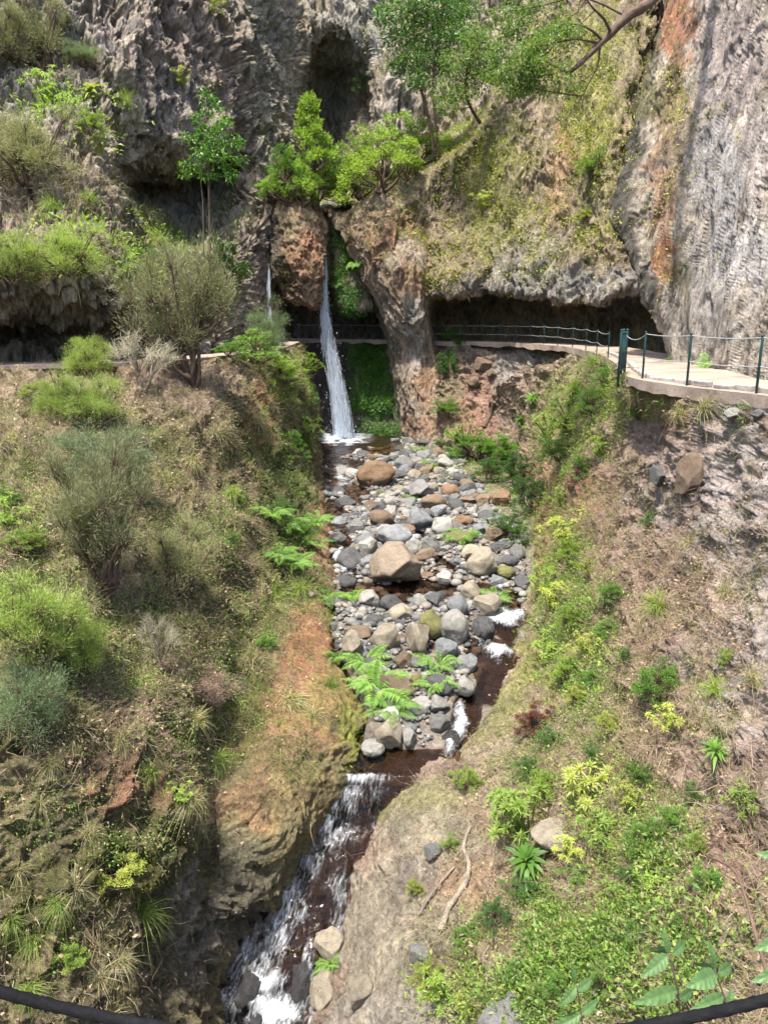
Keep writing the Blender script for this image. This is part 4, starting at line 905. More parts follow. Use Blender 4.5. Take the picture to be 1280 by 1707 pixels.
# ------------------------------------------------------------------ vegetation
def unit(v): return v / (np.linalg.norm(v, axis=-1, keepdims=True) + 1e-9)
def clump_centres(n, flat=1.0, shell=.55, seed=0, top=1.0, low=.25):
    r = np.random.default_rng(seed); d = unit(r.normal(size=(n, 3))); d[:, 2] = np.abs(d[:, 2]) * top - low * (1 - np.abs(d[:, 2]))
    rad = shell + (1 - shell) * r.random((n, 1)) ** .6
    return d * rad * np.array([.5, .5, .5 * flat])
def branch_mesh(mb, ends, base, r0, seed, fork=.35):
    """stems that fork from the base towards each crown clump"""
    r = np.random.default_rng(seed); k = max(2, len(ends) // 6); mains = ends[r.choice(len(ends), k, False)]
    hubs = []
    for e in mains:
        h = base + (e - base) * fork + r.normal(0, .04, 3); q = np.array([base + r.normal(0, .015, 3), base + (h - base) * .5 + r.normal(0, .03, 3), h, h + (e - h) * .5 + r.normal(0, .03, 3), e])
        mb.tube(catmull(q, 10), np.linspace(r0, r0 * .22, 10), 6); hubs.append(h)
    hubs = np.array(hubs)
    for e in ends:
        h = hubs[np.argmin(np.linalg.norm(hubs - e, axis=1))]; q = np.array([h, h + (e - h) * .5 + r.normal(0, .035, 3), e])
        mb.tube(catmull(q, 6), np.linspace(r0 * .35, r0 * .10, 6), 4, False)
def heath_template(seed, clumps=52, per=500, L=.044, W=.0036, flat=.85, spread=.075, up=.62, zc=.60, low=.25):
    r = np.random.default_rng(seed); cs = clump_centres(clumps, flat, .45, seed, 1.0, low) * np.array([1 + .25 * r.uniform(-1, 1), 1, 1]) + np.array([r.uniform(-.08, .08), 0, zc]); cen = np.array([0, 0, zc * .6]); cs = cen + (cs - cen) * r.uniform(.42, 1.34, (len(cs), 1)); cs += r.normal(0, .05, cs.shape); cs[:, 2] = np.maximum(cs[:, 2], .08)
    mb = MB(); branch_mesh(mb, cs, np.array([0, 0, 0.]), .030, seed + 1); tw = MB()
    pts = []; dirs = []
    for c in cs:
        n = int(per * r.uniform(.15, 1.5)); a = unit(c - np.array([0, 0, .25])) * (1 - up) + np.array([0, 0, up]); t_ = r.random((n, 1)) ** .7
        ax = unit(a + r.normal(0, .55, (n, 3))); p = c + ax * t_ * spread * 2.5 * r.uniform(.7, 1.3) + r.normal(0, spread * .38, (n, 3)) - a * spread * .6
        pts.append(p); dirs.append(unit(ax + r.normal(0, .35, (n, 3))))
        k = 16; mb.sticks(c - a * spread + r.normal(0, .01, (k, 3)), unit(a + r.normal(0, .5, (k, 3))), r.uniform(.10, .2, k), np.full(k, .006), .2)
    p = np.concatenate(pts); d = np.concatenate(dirs); fb = MB()
    fb.needles(p, d, r.uniform(.5, 1.3, len(p)) * L, r.uniform(.7, 1.3, len(p)) * W)
    return mb.data('branches', M['bark'], True), fb.data('crown', M['heath'], True)
def leafy_template(seed, clumps=38, per=70, L=.062, W=.025, flat=.95, spread=.10, zc=.44, trunk=.022, cone=False, up=.35):
    r = np.random.default_rng(seed); cs = clump_centres(clumps, flat, .35, seed, 1.0, .75) + np.array([0, 0, zc]); cs = np.array([0, 0, zc * .6]) + (cs - np.array([0, 0, zc * .6])) * r.uniform(.6, 1.25, (clumps, 1)); cs[:, 2] = np.maximum(cs[:, 2], .06)
    if cone:
        h = r.random(clumps); a = r.uniform(0, 6.28, clumps); w = .5 * (1 - h) ** .8 * r.uniform(.4, 1, clumps) + .03; cs = np.stack([np.cos(a) * w, np.sin(a) * w, .06 + h * .92], -1)
    mb = MB(); branch_mesh(mb, cs, np.zeros(3), trunk, seed + 1, .4)
    P_, D_ = [], []
    for c in cs:
        n = int(per * r.uniform(.5, 1.4)); o = unit(r.normal(size=(n, 3))) * spread * r.random((n, 1)) ** .5; o[:, 2] *= .6
        P_.append(c + o); D_.append(unit(o / spread + np.array([0, 0, up]) + r.normal(0, .5, (n, 3)) + unit(c - np.array([0, 0, zc * .7])) * .5))
    p = np.concatenate(P_); d = np.concatenate(D_); fb = MB()
    fb.leaves(p, d, unit(r.normal(0, .5, (len(p), 3)) + np.array([0, 0, 1])), r.uniform(.6, 1.3, len(p)) * L, r.uniform(.7, 1.3, len(p)) * W)
    return mb.data('branches', M['bark'], True), fb.data('crown', M['broad'], True)
def rosette_data(seed, heads=19, per=15, L=.17, W=.036, spread=.44):
    """bush of leafy rosettes on short stems (unit size about 1 m)"""
    r = np.random.default_rng(seed); fb = MB()
    cs = np.stack([r.normal(0, spread * .55, heads), r.normal(0, spread * .55, heads), r.uniform(.2, .75, heads)], -1) if heads > 1 else np.array([[0, 0, .25]])
    for c in cs:
        fb.tube(np.array([[c[0] * .3, c[1] * .3, 0], c * .6, c]), [.018, .014, .010], 5, False)
        a = np.arange(per) * 2.4 + r.uniform(0, 6); el = np.linspace(.1, 1.15, per) + r.normal(0, .12, per)
        d = np.stack([np.cos(a) * np.cos(el), np.sin(a) * np.cos(el), np.sin(el)], -1) + unit(c * np.array([1, 1, 0]))[None] * .25
        fb.leaves(np.repeat(c[None], per, 0), d, np.tile([0, 0, 1.], (per, 1)) + r.normal(0, .15, (per, 3)), L * (1.1 - .35 * np.linspace(0, 1, per)) * r.uniform(.8, 1.2, per), W * r.uniform(.8, 1.2, per), .18, .25)
    return fb.data('rosette_shrub', M['lime'], True)
def fern_data(seed, fronds=13, L=.62):
    r = np.random.default_rng(seed); fb = MB()
    for k in range(fronds):
        a = k * 2.4 + r.uniform(-.4, .4); el = r.uniform(.55, 1.15); ln = L * r.uniform(.75, 1.2); t_ = np.linspace(0, 1, 30)
        hx = ln * (t_ * math.cos(el) + .30 * t_ ** 2); hz = ln * (t_ * math.sin(el) - .62 * t_ ** 2 * math.sin(el) * 1.15)
        mid = np.stack([np.cos(a) * hx, np.sin(a) * hx, hz], -1); fb.tube(mid[::3], np.linspace(.006, .002, 10), 4, False)
        tg = unit(np.gradient(mid, axis=0)); sd = np.array([-math.sin(a), math.cos(a), 0]); s_ = np.arange(4, 30); w = ln * .24 * np.sin(np.clip(t_[s_] * 1.05, 0, 1) * math.pi * .93 + .12) ** .8
        for sg in (-1, 1):
            d = unit(sd * sg + tg[s_] * .45 + r.normal(0, .06, (len(s_), 3))); fb.leaves(mid[s_], d, np.tile([0, 0, 1.], (len(s_), 1)), w * 1.05, np.full(len(s_), ln * .030), .1, .2)
    return fb.data('fern', M['fern'], True)
def tussock_data(seed, n=260, L=.6, hang=1.3):
    r = np.random.default_rng(seed); fb = MB(); a = r.normal(r.uniform(0, 6.28), 1.6, n); el = r.uniform(.1, 1.35, n); d = np.stack([np.cos(a) * np.cos(el), np.sin(a) * np.cos(el), np.sin(el)], -1)
    fb.blades(r.normal(0, .035, (n, 3)) * np.array([1, 1, .3]), d, L * r.uniform(.3, 1.2, n), r.uniform(.004, .009, n), r.uniform(.4, hang, n)); return fb.data('grass_tussock', M['straw'], True)
def bare_template(seed, clumps=26, k=26):
    r = np.random.default_rng(seed); cs = clump_centres(clumps, .9, .5, seed) + np.array([0, 0, .55]); mb = MB(); branch_mesh(mb, cs, np.zeros(3), .022, seed + 1, .3); fb = MB()
    for c in cs:
        ax = unit(unit(c - np.array([0, 0, .2]))[None] + r.normal(0, .6, (k, 3))); fb.sticks(c + r.normal(0, .04, (k, 3)), ax, r.uniform(.08, .24, k), r.uniform(.004, .009, k), .25)
    return mb.data('branches', M['grey_twig'], True), fb.data('twigs', M['heath_grey'], True)
HEATH = [heath_template(700 + k) for k in range(3)]; LOWH = [heath_template(710 + k, 56, 480, .044, .0038, .9, .08, .6, .42, .75) for k in range(4)]; LEAFY = [leafy_template(720 + k) for k in range(4)]
FINE = [leafy_template(740 + k, 54, 120, .036, .013, .9, .085) for k in range(4)]; CONE = [leafy_template(750 + k, 64, 110, .038, .014, 1, .08, .5, .02, True, .5) for k in range(2)]
ROS = [rosette_data(760 + k) for k in range(5)]; ONE = [rosette_data(770 + k, 1, 26, .5, .12) for k in range(2)]; FERN = [fern_data(780 + k) for k in range(3)]
TUS = [tussock_data(790 + k) for k in range(4)]; BARE = [bare_template(800 + k) for k in range(2)]
VARIANT = {}
def variant(me, mat):
    k = (me.name, mat)
    if k not in VARIANT:
        m2 = me.copy(); m2.materials[0] = M[mat]; VARIANT[k] = m2
    return VARIANT[k]
PLANTS = []
def plant(kind, name, cat, u, v, w, h, mat, label, group=None, lean=0.0, names=None, phrase=None, base=None, off=0.0):
    """a plant rooted at the ground seen at photo pixel (u, v), w x h photo pixels in size there"""
    g, n, d = pick(u, v, names) if base is None else (np.array(base), np.array([0, -1, .3]), proj(np.array(base))[2])
    sw, sh = w * d / FPX, h * d / FPX; rz = random.uniform(0, 6.28); g = g - np.array([0, 0, .04 * sh])
    rot = (random.uniform(-.08, .08), lean + random.uniform(-.08, .08), rz)
    if kind in ('heath', 'leafy', 'fine', 'cone', 'bare'):
        br, cr = random.choice({'heath': HEATH if name == 'heath_tree' else LOWH, 'leafy': LEAFY, 'fine': FINE, 'cone': CONE, 'bare': BARE}[kind])
        o = bpy.data.objects.new(name, None); C.objects.link(o); link('branches' if kind != 'bare' else 'stems', br, o); link('crown' if kind != 'bare' else 'twigs', variant(cr, mat), o); sc_ = (sw / 1.05, sw / 1.05, sh / 1.08)
    else:
        lib = {'ros': ROS, 'one': ONE, 'fern': FERN, 'tus': TUS}[kind]; o = link(name, variant(random.choice(lib), mat)); k = {'ros': 1.05, 'one': .95, 'fern': 1.0, 'tus': .8}[kind]
        sc_ = (sw / k, sw / k, sh / {'ros': .9, 'one': .7, 'fern': .45, 'tus': .6}[kind])
        if kind in ('ros', 'one', 'fern', 'tus'):      # growing out of a slope
            q = Vector((0, 0, 1)).lerp(Vector(n), .35).normalized(); o.rotation_mode = 'QUATERNION'; o.rotation_quaternion = q.to_track_quat('Z', 'Y') @ Matrix.Rotation(rz, 4, 'Z').to_quaternion()
    if o.rotation_mode != 'QUATERNION': o.rotation_euler = rot
    o.location = g; o.scale = sc_; tag(o, label, cat, group); PLANTS.append((o, u, v - h / 2, w, phrase)); return o
H_ = 'heath shrubs on the left slopes'
for a in [
 ('heath','heath_shrub','shrub',48,302,140,140,'heath','broad grey green heath bush with dark stems on the upper left ledge',H_,'the upper ledge heath'),
 ('heath','heath_shrub','shrub',70,118,150,130,'heath','heath bush high in the top left corner of the cliff',H_,'the top left heath'),
 ('heath','heath_shrub','shrub',-5,95,110,120,'heath','heath bush cut by the left frame edge near the top corner',H_,None),
 ('heath','heath_tree','tree',328,640,172,222,'heath','tall heath tree with reddish forked trunk beside the left path',H_,'the tall forked heath'),
 ('heath','heath_shrub','shrub',440,565,75,90,'heath_blue','small dark heath beside the foot of the thin second fall',H_,'the small dark heath'),
 ('heath','heath_shrub','shrub',275,505,110,110,'heath','heath growing behind the tall forked heath tree',H_,None),
 ('heath','heath_shrub','shrub',152,622,90,72,'heath_bright','small round bright heath at the edge of the left path',H_,'the round bright heath'),
 ('heath','heath_shrub','shrub',150,705,110,100,'heath_bright','bright heath just below the left path, beside the grey dead bush',H_,'the bright heath below the path'),
 ('heath','heath_shrub','shrub',100,690,90,80,'heath_bright','leftmost bright heath just below the left path',H_,None),
 ('heath','heath_shrub','shrub',180,800,150,110,'heath_blue','bluish heath in the middle of the left slope',H_,'the bluish heath'),
 ('heath','heath_tree','tree',182,985,195,262,'heath','large feathery heath tree with a leaning dark trunk on the left slope',H_,'the large feathery heath'),
 ('heath','heath_shrub','shrub',300,985,138,150,'heath','rounded grey green heath right of the large feathery heath tree',H_,'the rounded heath'),
 ('heath','heath_tree','tree',75,1125,190,178,'heath_bright','fresh green heath tree at the left frame edge below mid height',H_,'the fresh green heath'),
 ('heath','heath_shrub','shrub',140,1120,90,120,'heath_bright','slim fresh heath with visible stems right of the fresh green heath tree',H_,None),
 ('heath','heath_shrub','shrub',45,1215,135,135,'heath_blue','low bluish heath over bare roots at the left frame edge',H_,'the low bluish heath'),
 ('heath','heath_shrub','shrub',115,452,120,90,'heath_bright','bright heath on the ledge above the dark left overhang',H_,'the ledge heath'),
 ('heath','heath_shrub','shrub',25,470,110,90,'heath_bright','heath at the left frame edge above the dark overhang',H_,None),
 ('heath','heath_shrub','shrub',140,108,60,45,'heath_blue','small bluish tuft hanging from the cliff beside a pale block',H_,None),
 ('bare','dead_bush','dead shrub',243,648,120,100,'heath_grey','silvery leafless bush beside the left path','dead bushes','the silvery dead bush'),
 ('bare','dead_bush','dead shrub',268,1105,70,95,'heath_grey','thin bare twigs standing on the left slope above the pinkish dead mat','dead bushes',None),
 ('heath','dead_bush','dead shrub',325,1160,120,62,'dead_pink','low mat of pinkish dead twigs on the left slope','dead bushes','the pinkish dead mat'),
 ('fine','dead_bush','dead shrub',893,1225,78,72,'dead_red','dark maroon dead bush on the right bank','dead bushes','the maroon dead bush'),
 ('cone','young_tree','tree',528,345,140,185,'spring','bright green pointed young tree above the top of the waterfall','trees above the fall','the pointed tree'),
 ('fine','young_tree','tree',640,312,150,150,'lime','yellow green rounded young tree right of the pointed one above the fall','trees above the fall','the yellow green tree'),
 ('fine','young_tree','tree',700,272,110,110,'spring','small bright tree between the yellow green tree and the ridge','trees above the fall',None),
 ('fine','shrub','shrub',482,338,100,110,'green','dull green shrub at the left of the pointed tree above the fall','trees above the fall',None),
 ('fine','shrub','shrub',575,338,100,90,'spring','low bright shrub between the two trees above the fall','trees above the fall',None),
 ('fine','young_tree','tree',602,322,100,130,'lime','slim lime tree between the pointed tree and the yellow green tree','trees above the fall',None),
 ('fine','shrub','shrub',455,338,60,60,'spring','leftmost bright shrub on the shelf above the fall','trees above the fall',None),
 ('fine','young_tree','tree',505,338,70,120,'spring','bright tree touching the left side of the pointed tree above the fall','trees above the fall',None),
 ('fine','shrub','shrub',680,296,70,60,'lime','low lime shrub on the grassy crest right of the yellow green tree','trees above the fall',None),
 ('leafy','leafy_shrub','shrub',378,470,85,85,'broad','dark glossy shrub at the foot of the slender tree on the left cliff',None,'the dark glossy shrub'),
 ('leafy','leafy_shrub','shrub',430,605,100,65,'broad_bright','bright broad leaved shrub at the end of the left path',None,'the bright broad leaved shrub'),
 ('fine','leafy_shrub','shrub',475,640,80,60,'lime','yellow green bush crowning the promontory beside the fall',None,'the promontory bush'),
 ('fine','leafy_shrub','shrub',515,680,50,60,'green','green bush hanging over the pool side of the promontory',None,None),
 ('fine','leafy_shrub','shrub',990,300,80,75,'broad_bright','bright green bush clinging to the ochre cliff above the gallery',None,'the cliff bush'),
 ('fine','leafy_shrub','shrub',605,170,60,70,'deep','dark bush growing on the back cliff above the trees',None,None),
 ('fine','leafy_shrub','shrub',1092,1180,120,105,'green','rounded fresh green bush overhanging a dark hollow on the right bank',None,'the rounded green bush'),
 ('fine','leafy_shrub','shrub',790,765,110,60,'green','low green bush at the top right of the stone field',None,'the low green bush'),
 ('fine','leafy_shrub','shrub',828,760,90,56,'green','green bush between the red scree and the foot of the right bank',None,None),
 ('fine','leafy_shrub','shrub',815,800,70,50,'deep','dark green bush at the right edge of the upper stone field',None,None),
 ('fine','leafy_shrub','shrub',878,855,76,90,'deep','tall dark green bush against the foot of the right bank',None,None),
 ('fine','leafy_shrub','shrub',862,815,80,80,'deep','dark green bush at the foot of the right bank, upper one of two',None,'the upper dark bush'),
 ('fine','leafy_shrub','shrub',855,895,80,70,'deep','dark green bush at the foot of the right bank, lower one of two',None,'the lower dark bush'),
 ('leafy','leafy_shrub','shrub',752,572,50,36,'broad','small leafy bush at the left end of the gallery railing',None,None),
 ('leafy','leafy_shrub','shrub',745,625,46,60,'deep','dark leafy bush hanging beside the rock pillar',None,None),
 ('ros','succulent_shrub','shrub',870,1385,105,95,'lime','lime green leafy bush left of the grey outcrop',None,'the lime bush'),
 ('ros','succulent_shrub','shrub',972,1325,95,80,'yellow','yellow green leafy bush standing over the grey outcrop',None,'the yellow green bush'),
 ('one','rosette_plant','plant',880,1445,80,60,'green','single big star shaped rosette with long drooping leaves',None,'the star shaped rosette'),
 ('fine','succulent_shrub','shrub',185,1465,120,50,'yellow','yellow succulent cushion spread on the lower left rock',None,'the yellow cushion'),
 ('ros','succulent_shrub','shrub',298,1335,46,36,'lime','small vivid green cushion on the left rock edge',None,None),
 ('fine','succulent_shrub','shrub',112,1605,70,60,'lime','small green plant low on the lower left rock below the yellow cushion',None,None),
 ('one','rosette_plant','plant',160,172,46,40,'yellow','small yellow palm like plant on the upper left cliff',None,None),
 ('one','rosette_plant','plant',890,676,36,28,'green','small palm like rosette on the slope below the gallery',None,None),
 ('one','rosette_plant','plant',868,712,30,30,'green','dusty rosette lowest on the slope below the gallery',None,None),
 ('ros','succulent_shrub','shrub',305,135,34,32,'yellow','small yellow tuft stuck on the dark left cliff',None,None),
 ('ros','succulent_shrub','shrub',350,14,36,30,'yellow','yellow tuft at the very top of the left cliff',None,None),
 ('one','rosette_plant','plant',1186,1270,54,54,'green','dark green rosette beneath the grey right bank',None,None),
 ('fern','fern','fern',625,1150,112,74,'fern','largest spreading fern among the stones, the left one',"ferns",'the large left fern'),
 ('fern','fern','fern',650,1185,95,62,'fern','fern drooping below the largest fern among the stones',"ferns",None),
 ('fern','fern','fern',608,1105,78,52,'fern','fern above the largest fern against the left bank',"ferns",None),
 ('fern','fern','fern',732,1110,74,58,'fern','upright fern on the right of the stone island',"ferns",'the right hand fern'),
 ('fern','fern','fern',728,1145,66,50,'fern','fern just below the upright one on the stone island',"ferns",None),
 ('fern','fern','fern',550,1608,55,40,'fern','lone bright fern on the pale rock beside the cascade',"ferns",None),
 ('fern','fern','fern',1180,607,60,24,'fern','fern growing at the foot of the grey cliff by the walkway',"ferns",None),
 ('fern','fern','fern',825,1000,55,40,'fern','small fern beside the three cornered boulder',"ferns",None),
 ('fern','fern','fern',572,445,34,30,'fern','fern high in the dark slot right of the fall',"ferns",None),
 ('fern','fern','fern',562,480,30,26,'fern','fern lower in the dark slot right of the fall',"ferns",None)]:
    plant(*a[:9], group=a[9], phrase=a[10])
# slender tree on the left cliff and the tall tree on the ridge: trunk plus stacked leaf masses
def tall_tree(name, label, base, pts, r0, clumps, mat, seed, L=.2, W=.08, per=110, group=None):
    r = np.random.default_rng(seed); o = bpy.data.objects.new(name, None); C.objects.link(o); o.location = base; tag(o, label, 'tree', group)
    tb = MB()
    for q, rr in pts: tb.tube(catmull(np.array(q), 16), np.linspace(rr, rr * .35, 16), 7)
    allp = np.concatenate([catmull(np.array(q), 16) for q, _ in pts]); fb = MB()
    for c, rad in clumps:
        c = np.array(c); h = allp[np.argmin(np.linalg.norm((allp - c) * [1, 1, 1.6] + [0, 0, .3], axis=1))]; tb.tube(catmull(np.array([h, (h + c) / 2 + r.normal(0, .12, 3), c]), 7), np.linspace(r0 * .35, r0 * .1, 7), 5, False)
        n = int(per * (rad / .5) ** 1.6); o_ = unit(r.normal(size=(n, 3))) * rad * r.random((n, 1)) ** .45; o_[:, 2] *= .6
        fb.leaves(c + o_, unit(o_ / rad + np.array([0, 0, -.1]) + r.normal(0, .5, (n, 3))), unit(r.normal(0, .45, (n, 3)) + np.array([0, 0, 1])), L * r.uniform(.6, 1.2, n), W * r.uniform(.7, 1.2, n))
        for k in range(6): tb.tube(np.array([c, c + unit(r.normal(size=3)) * rad * .8]), [r0 * .09, r0 * .04], 3, False)
    child(tb.build('trunk', M['bark']), o); child(fb.build('crown', M[mat]), o); return o
def clm(lst, Y, seed, jit=.6):
    r = np.random.default_rng(seed); return [(P(u, v, Y + r.uniform(-jit, jit)), s_ * Y / FPX) for u, v, s_ in lst]
b = pick(352, 455)[0]; Yt = b[1] - .3
q1 = [b, P(350, 380, Yt), P(348, 300, Yt), P(346, 230, Yt), P(343, 165, Yt)]; q2 = [b + [-.3, 0, 0], P(340, 400, Yt), P(338, 330, Yt), P(330, 270, Yt)]
tall_tree('slender_tree', 'slender dark leaved tree with a thin bare trunk against the left cliff', b, [(q1, .07), (q2, .04)], .07,
          clm([(345,158,13),(352,178,19),(334,200,18),(370,205,17),(350,226,24),(316,230,14),(388,238,19),(336,254,18),(364,262,25),(400,268,13),(320,276,19),(346,292,14),(382,292,17),(308,292,11),(360,240,18)], Yt, 5), 'broad', 5, .22, .085, 95)
b = pick(725, 262, ['ground', 'cliff'])[0]; Yt = 49.5; b = P(726, 268, Yt)
tall_tree('ridge_tree', 'tall twin stemmed leafy tree standing on the ridge crest', b, [([b, P(715, 200, Yt), P(700, 140, Yt), P(690, 60, Yt), P(695, -20, Yt)], .12), ([b + [.3, 0, 0], P(724, 190, Yt), P(722, 120, Yt), P(735, 40, Yt), P(745, -30, Yt)], .09)], .12,
          clm([(680,70,34),(700,100,32),(670,110,26),(660,55,24),(710,40,36),(740,20,36),(690,15,36),(650,20,28),(725,75,30),(755,60,30),(695,135,22),(770,20,34),(720,-20,40),(670,-25,36),(780,60,26),(740,110,24)], Yt, 6, 1.2), 'broad', 6, .25, .095, 110)
b = P(800, 205, 46.3)
tall_tree('ridge_tree', 'brighter leafy tree leaning over the ridge, right of the tall twin stemmed tree', b, [([b, P(785, 180, 45.8), P(775, 150, 45.5), P(780, 110, 45.2), P(800, 70, 45)], .10)], .10,
          clm([(760,130,28),(785,110,30),(740,155,26),(770,160,24),(800,95,30),(820,120,24),(745,180,18),(790,140,26),(815,70,30),(840,90,26),(790,60,26),(760,100,26)], 45.3, 7, .8), 'broad_bright', 7, .22, .085, 105)
# branch reaching in from a tree above the right cliff
Yb = 24.0
def bp(l, Y=Yb): return catmull(np.array([P(u, v, Y + dy) for u, v, dy in l]), 24)
ob = bpy.data.objects.new('overhanging_branch', None); C.objects.link(ob); ob.location = P(1160, -90, Yb + 4); tag(ob, 'long bare forked branch with leafy twigs hanging in from the top right', 'branch')
tb = MB(); rr = np.random.default_rng(9)
main = bp([(1230,-210,9),(1160,-90,4),(1085,0,0),(1045,28,-.3),(1018,55,-.4),(1000,72,-.5),(975,98,-.6),(948,122,-.7)]); tb.tube(main, np.linspace(.20, .05, 24), 8, True, lambda i, th: 1 + .1 * np.sin(i * 1.7 + th * 2))
subs = [([(1005,68,-.5),(985,50,-.7),(960,40,-.6),(930,48,-.5),(900,62,-.3)], .045), ([(1000,72,-.5),(960,65,-.8),(920,72,-.9),(880,80,-1)], .04), ([(948,122,-.7),(930,112,-.9),(905,105,-1.1),(870,110,-1.2),(830,125,-1.2)], .035), ([(1000,75,-.5),(995,110,-.3),(975,150,-.2),(970,175,-.2)], .03), ([(1045,28,-.3),(1000,5,0),(960,-5,.2),(900,10,.4),(840,20,.5)], .04),
        ([(970,160,-.2),(930,155,-.4),(890,148,-.5),(850,150,-.6)], .025), ([(920,72,-.9),(895,100,-1),(880,130,-1)], .02), ([(900,10,.4),(870,30,.3),(850,55,.2)], .02), ([(1018,55,-.4),(1005,30,-.9),(985,10,-1.2),(960,-30,-1.4)], .05)]
LP = []
for l, w in subs:
    q = bp(l); tb.tube(q, np.linspace(w, w * .3, 24), 5, False); LP += [q[k] for k in (11, 15, 18, 20, 22, 23)]
    for k in (9, 13, 17, 21): e = q[k] + rr.normal(0, .35, 3) + [-.15, 0, -.1]; tb.tube(np.array([q[k], (q[k] + e) / 2 + rr.normal(0, .05, 3), e]), [w * .4, w * .3, w * .15], 4, False); LP.append(e)
child(tb.build('limb', M['bark']), ob); fb = MB(); LP = np.array(LP); LP = LP[(proj(LP)[0] < 955)]
for c in LP:
    n = 70; o_ = unit(rr.normal(size=(n, 3))) * .42 * rr.random((n, 1)) ** .5; o_[:, 2] *= .5; fb.leaves(c + o_, unit(o_ + rr.normal(0, .2, (n, 3)) + [0, 0, -.05]), unit(rr.normal(0, .4, (n, 3)) + np.array([0, 0, 1])), rr.uniform(.09, .17, n), rr.uniform(.035, .055, n))
child(fb.build('foliage', M['broad_bright']), ob)

# more small plants of the banks: each one a plant of its own
G_L = 'small leafy plants on the banks'
for u, v, w, h, mt in [(915,735,70,60,'lime'),(950,715,70,60,'lime'),(985,690,60,55,'green'),(960,660,60,50,'lime'),(1010,640,60,40,'green'),(930,770,60,50,'green'),(945,905,55,45,'yellow'),(955,935,60,45,'lime'),(980,955,50,40,'yellow'),(905,985,50,50,'lime'),(920,1010,60,50,'yellow'),
    (955,1050,60,60,'lime'),(925,1090,65,60,'lime'),(975,1090,60,60,'yellow'),(945,1130,65,60,'lime'),(990,1140,50,50,'green'),(960,1175,60,55,'yellow'),(1010,1215,60,45,'yellow'),(775,1310,60,50,'lime'),(748,1415,44,40,'lime'),(690,1490,36,44,'yellow'),
    (740,1660,70,80,'lime'),(715,1640,50,50,'yellow'),(1205,1110,40,44,'lime'),(1245,1360,54,54,'lime'),(1060,1300,60,50,'green'),(1045,1340,70,60,'yellow'),(905,1330,70,60,'lime'),(1010,1400,70,60,'lime'),(1075,1420,60,60,'green'),(850,1345,60,60,'lime'),(1110,1380,50,50,'green'),
    (1160,1420,50,50,'lime'),(780,1580,70,60,'green'),(830,1540,60,60,'deep'),(1040,1520,70,60,'lime'),(780,1690,60,60,'yellow'),(1000,760,60,50,'lime'),(960,800,50,44,'green'),(1060,700,50,36,'green'),(930,840,44,40,'lime'),(110,195,60,60,'lime'),(150,220,50,50,'lime'),(75,165,50,40,'lime'),
    (170,255,40,44,'yellow'),(210,470,60,46,'lime'),(240,440,60,46,'green'),(60,660,50,30,'lime'),(20,840,60,50,'green'),(40,920,70,50,'lime'),(10,870,50,50,'lime'),(490,770,60,60,'green'),(510,740,50,50,'lime'),(470,860,60,50,'deep'),(500,900,60,50,'green'),(390,910,50,40,'green'),(440,1080,50,40,'green'),
    (380,590,60,30,'green'),(510,620,40,36,'lime'),(405,1150,40,34,'deep'),(970,370,36,34,'yellow'),(800,345,40,30,'yellow'),(1105,605,30,16,'lime'),(745,690,60,40,'green'),(770,735,60,40,'lime'),(728,740,40,26,'broad_bright'),(830,780,50,40,'green'),(870,1490,70,50,'deep'),(960,1470,80,60,'green'),(1050,1470,70,60,'deep'),(900,1580,80,60,'green'),(970,1560,70,60,'lime'),(1060,1590,80,60,'deep'),(1130,1560,60,50,'green'),(860,1640,70,60,'deep'),(930,1670,80,60,'green'),(1010,1650,70,60,'broad_bright'),(1090,1500,60,44,'lime'),(1150,1340,60,60,'deep'),(1180,1480,60,50,'green'),(990,1270,60,50,'deep'),(880,1290,70,44,'deep'),(915,1240,50,40,'deep'),(1010,1060,50,44,'green'),(1040,1110,50,50,'deep'),(1080,880,40,36,'green'),(1015,1000,50,40,'green'),(1120,1210,50,44,'yellow'),(950,1420,50,44,'yellow'),(690,795,0,0,'x')]:
    if w: q_ = random.uniform(.75, 1.3); plant('ros' if mt in ('lime', 'yellow') and random.random() < .6 else 'fine', 'leafy_plant', 'plant', u, v, w * q_, h * q_, mt, None, G_L)
for u, v in [(100,1500),(35,1450),(65,1340),(200,1600),(165,1625),(205,1230),(240,1140),(420,1100),(130,1480),(20,1530),(190,1690),(60,1560),(330,1200),(215,1040),(260,1285),(80,1270),(320,1330),(400,1010),(455,990),(360,1260),(50,1650),(150,1390),(240,1520),(480,1160),
             (320,770),(360,720),(250,800),(30,730),(230,900),(390,820),(60,1000),(430,700),(500,980),(520,1190),(550,1140),(90,340),(40,410),(150,330),(215,170),(240,360),(1210,990),(1100,1010),(1250,1130),(1150,900),(1195,1150),(1170,680),(1130,690),(990,600),(1060,660)]:
    plant('tus', 'grass_tussock', 'grass', u, v, random.uniform(55, 90) * (1 if v > 900 else .75), random.uniform(50, 80) * (1 if v > 900 else .75), random.choice(['straw', 'straw', 'grass']), None, 'grass tussocks on the slopes')
for u, v in [(480,880),(512,905),(455,860),(495,940),(530,870),(470,930),(545,1000),(590,1000),(700,750),(720,775),(690,830),(770,900),(560,1100)]:
    plant('fern', 'fern', 'fern', u, v, random.uniform(50, 70) * (1 if v > 840 else .6), random.uniform(34, 46) * (1 if v > 840 else .6), 'fern', None, 'small ferns by the stream')
MK = [(p_[1], p_[2], p_[4]) for p_ in PLANTS if p_[4]] + [(a[0], a[1], a[7]) for a in LM if a[7] in ('the large rounded orange boulder', 'the pale wedge below the fern', 'the square boulder in the pool', 'the broken beige block')] + [(1036,590,'the green gate'),(1200,640,'the near walkway posts'),(575,730,'the foot of the waterfall'),(610,1340,'the top of the cascade'),(450,1650,'the lower cascade'),(770,1470,'the fallen branch'),(840,1690,'the rock buried in plants')]
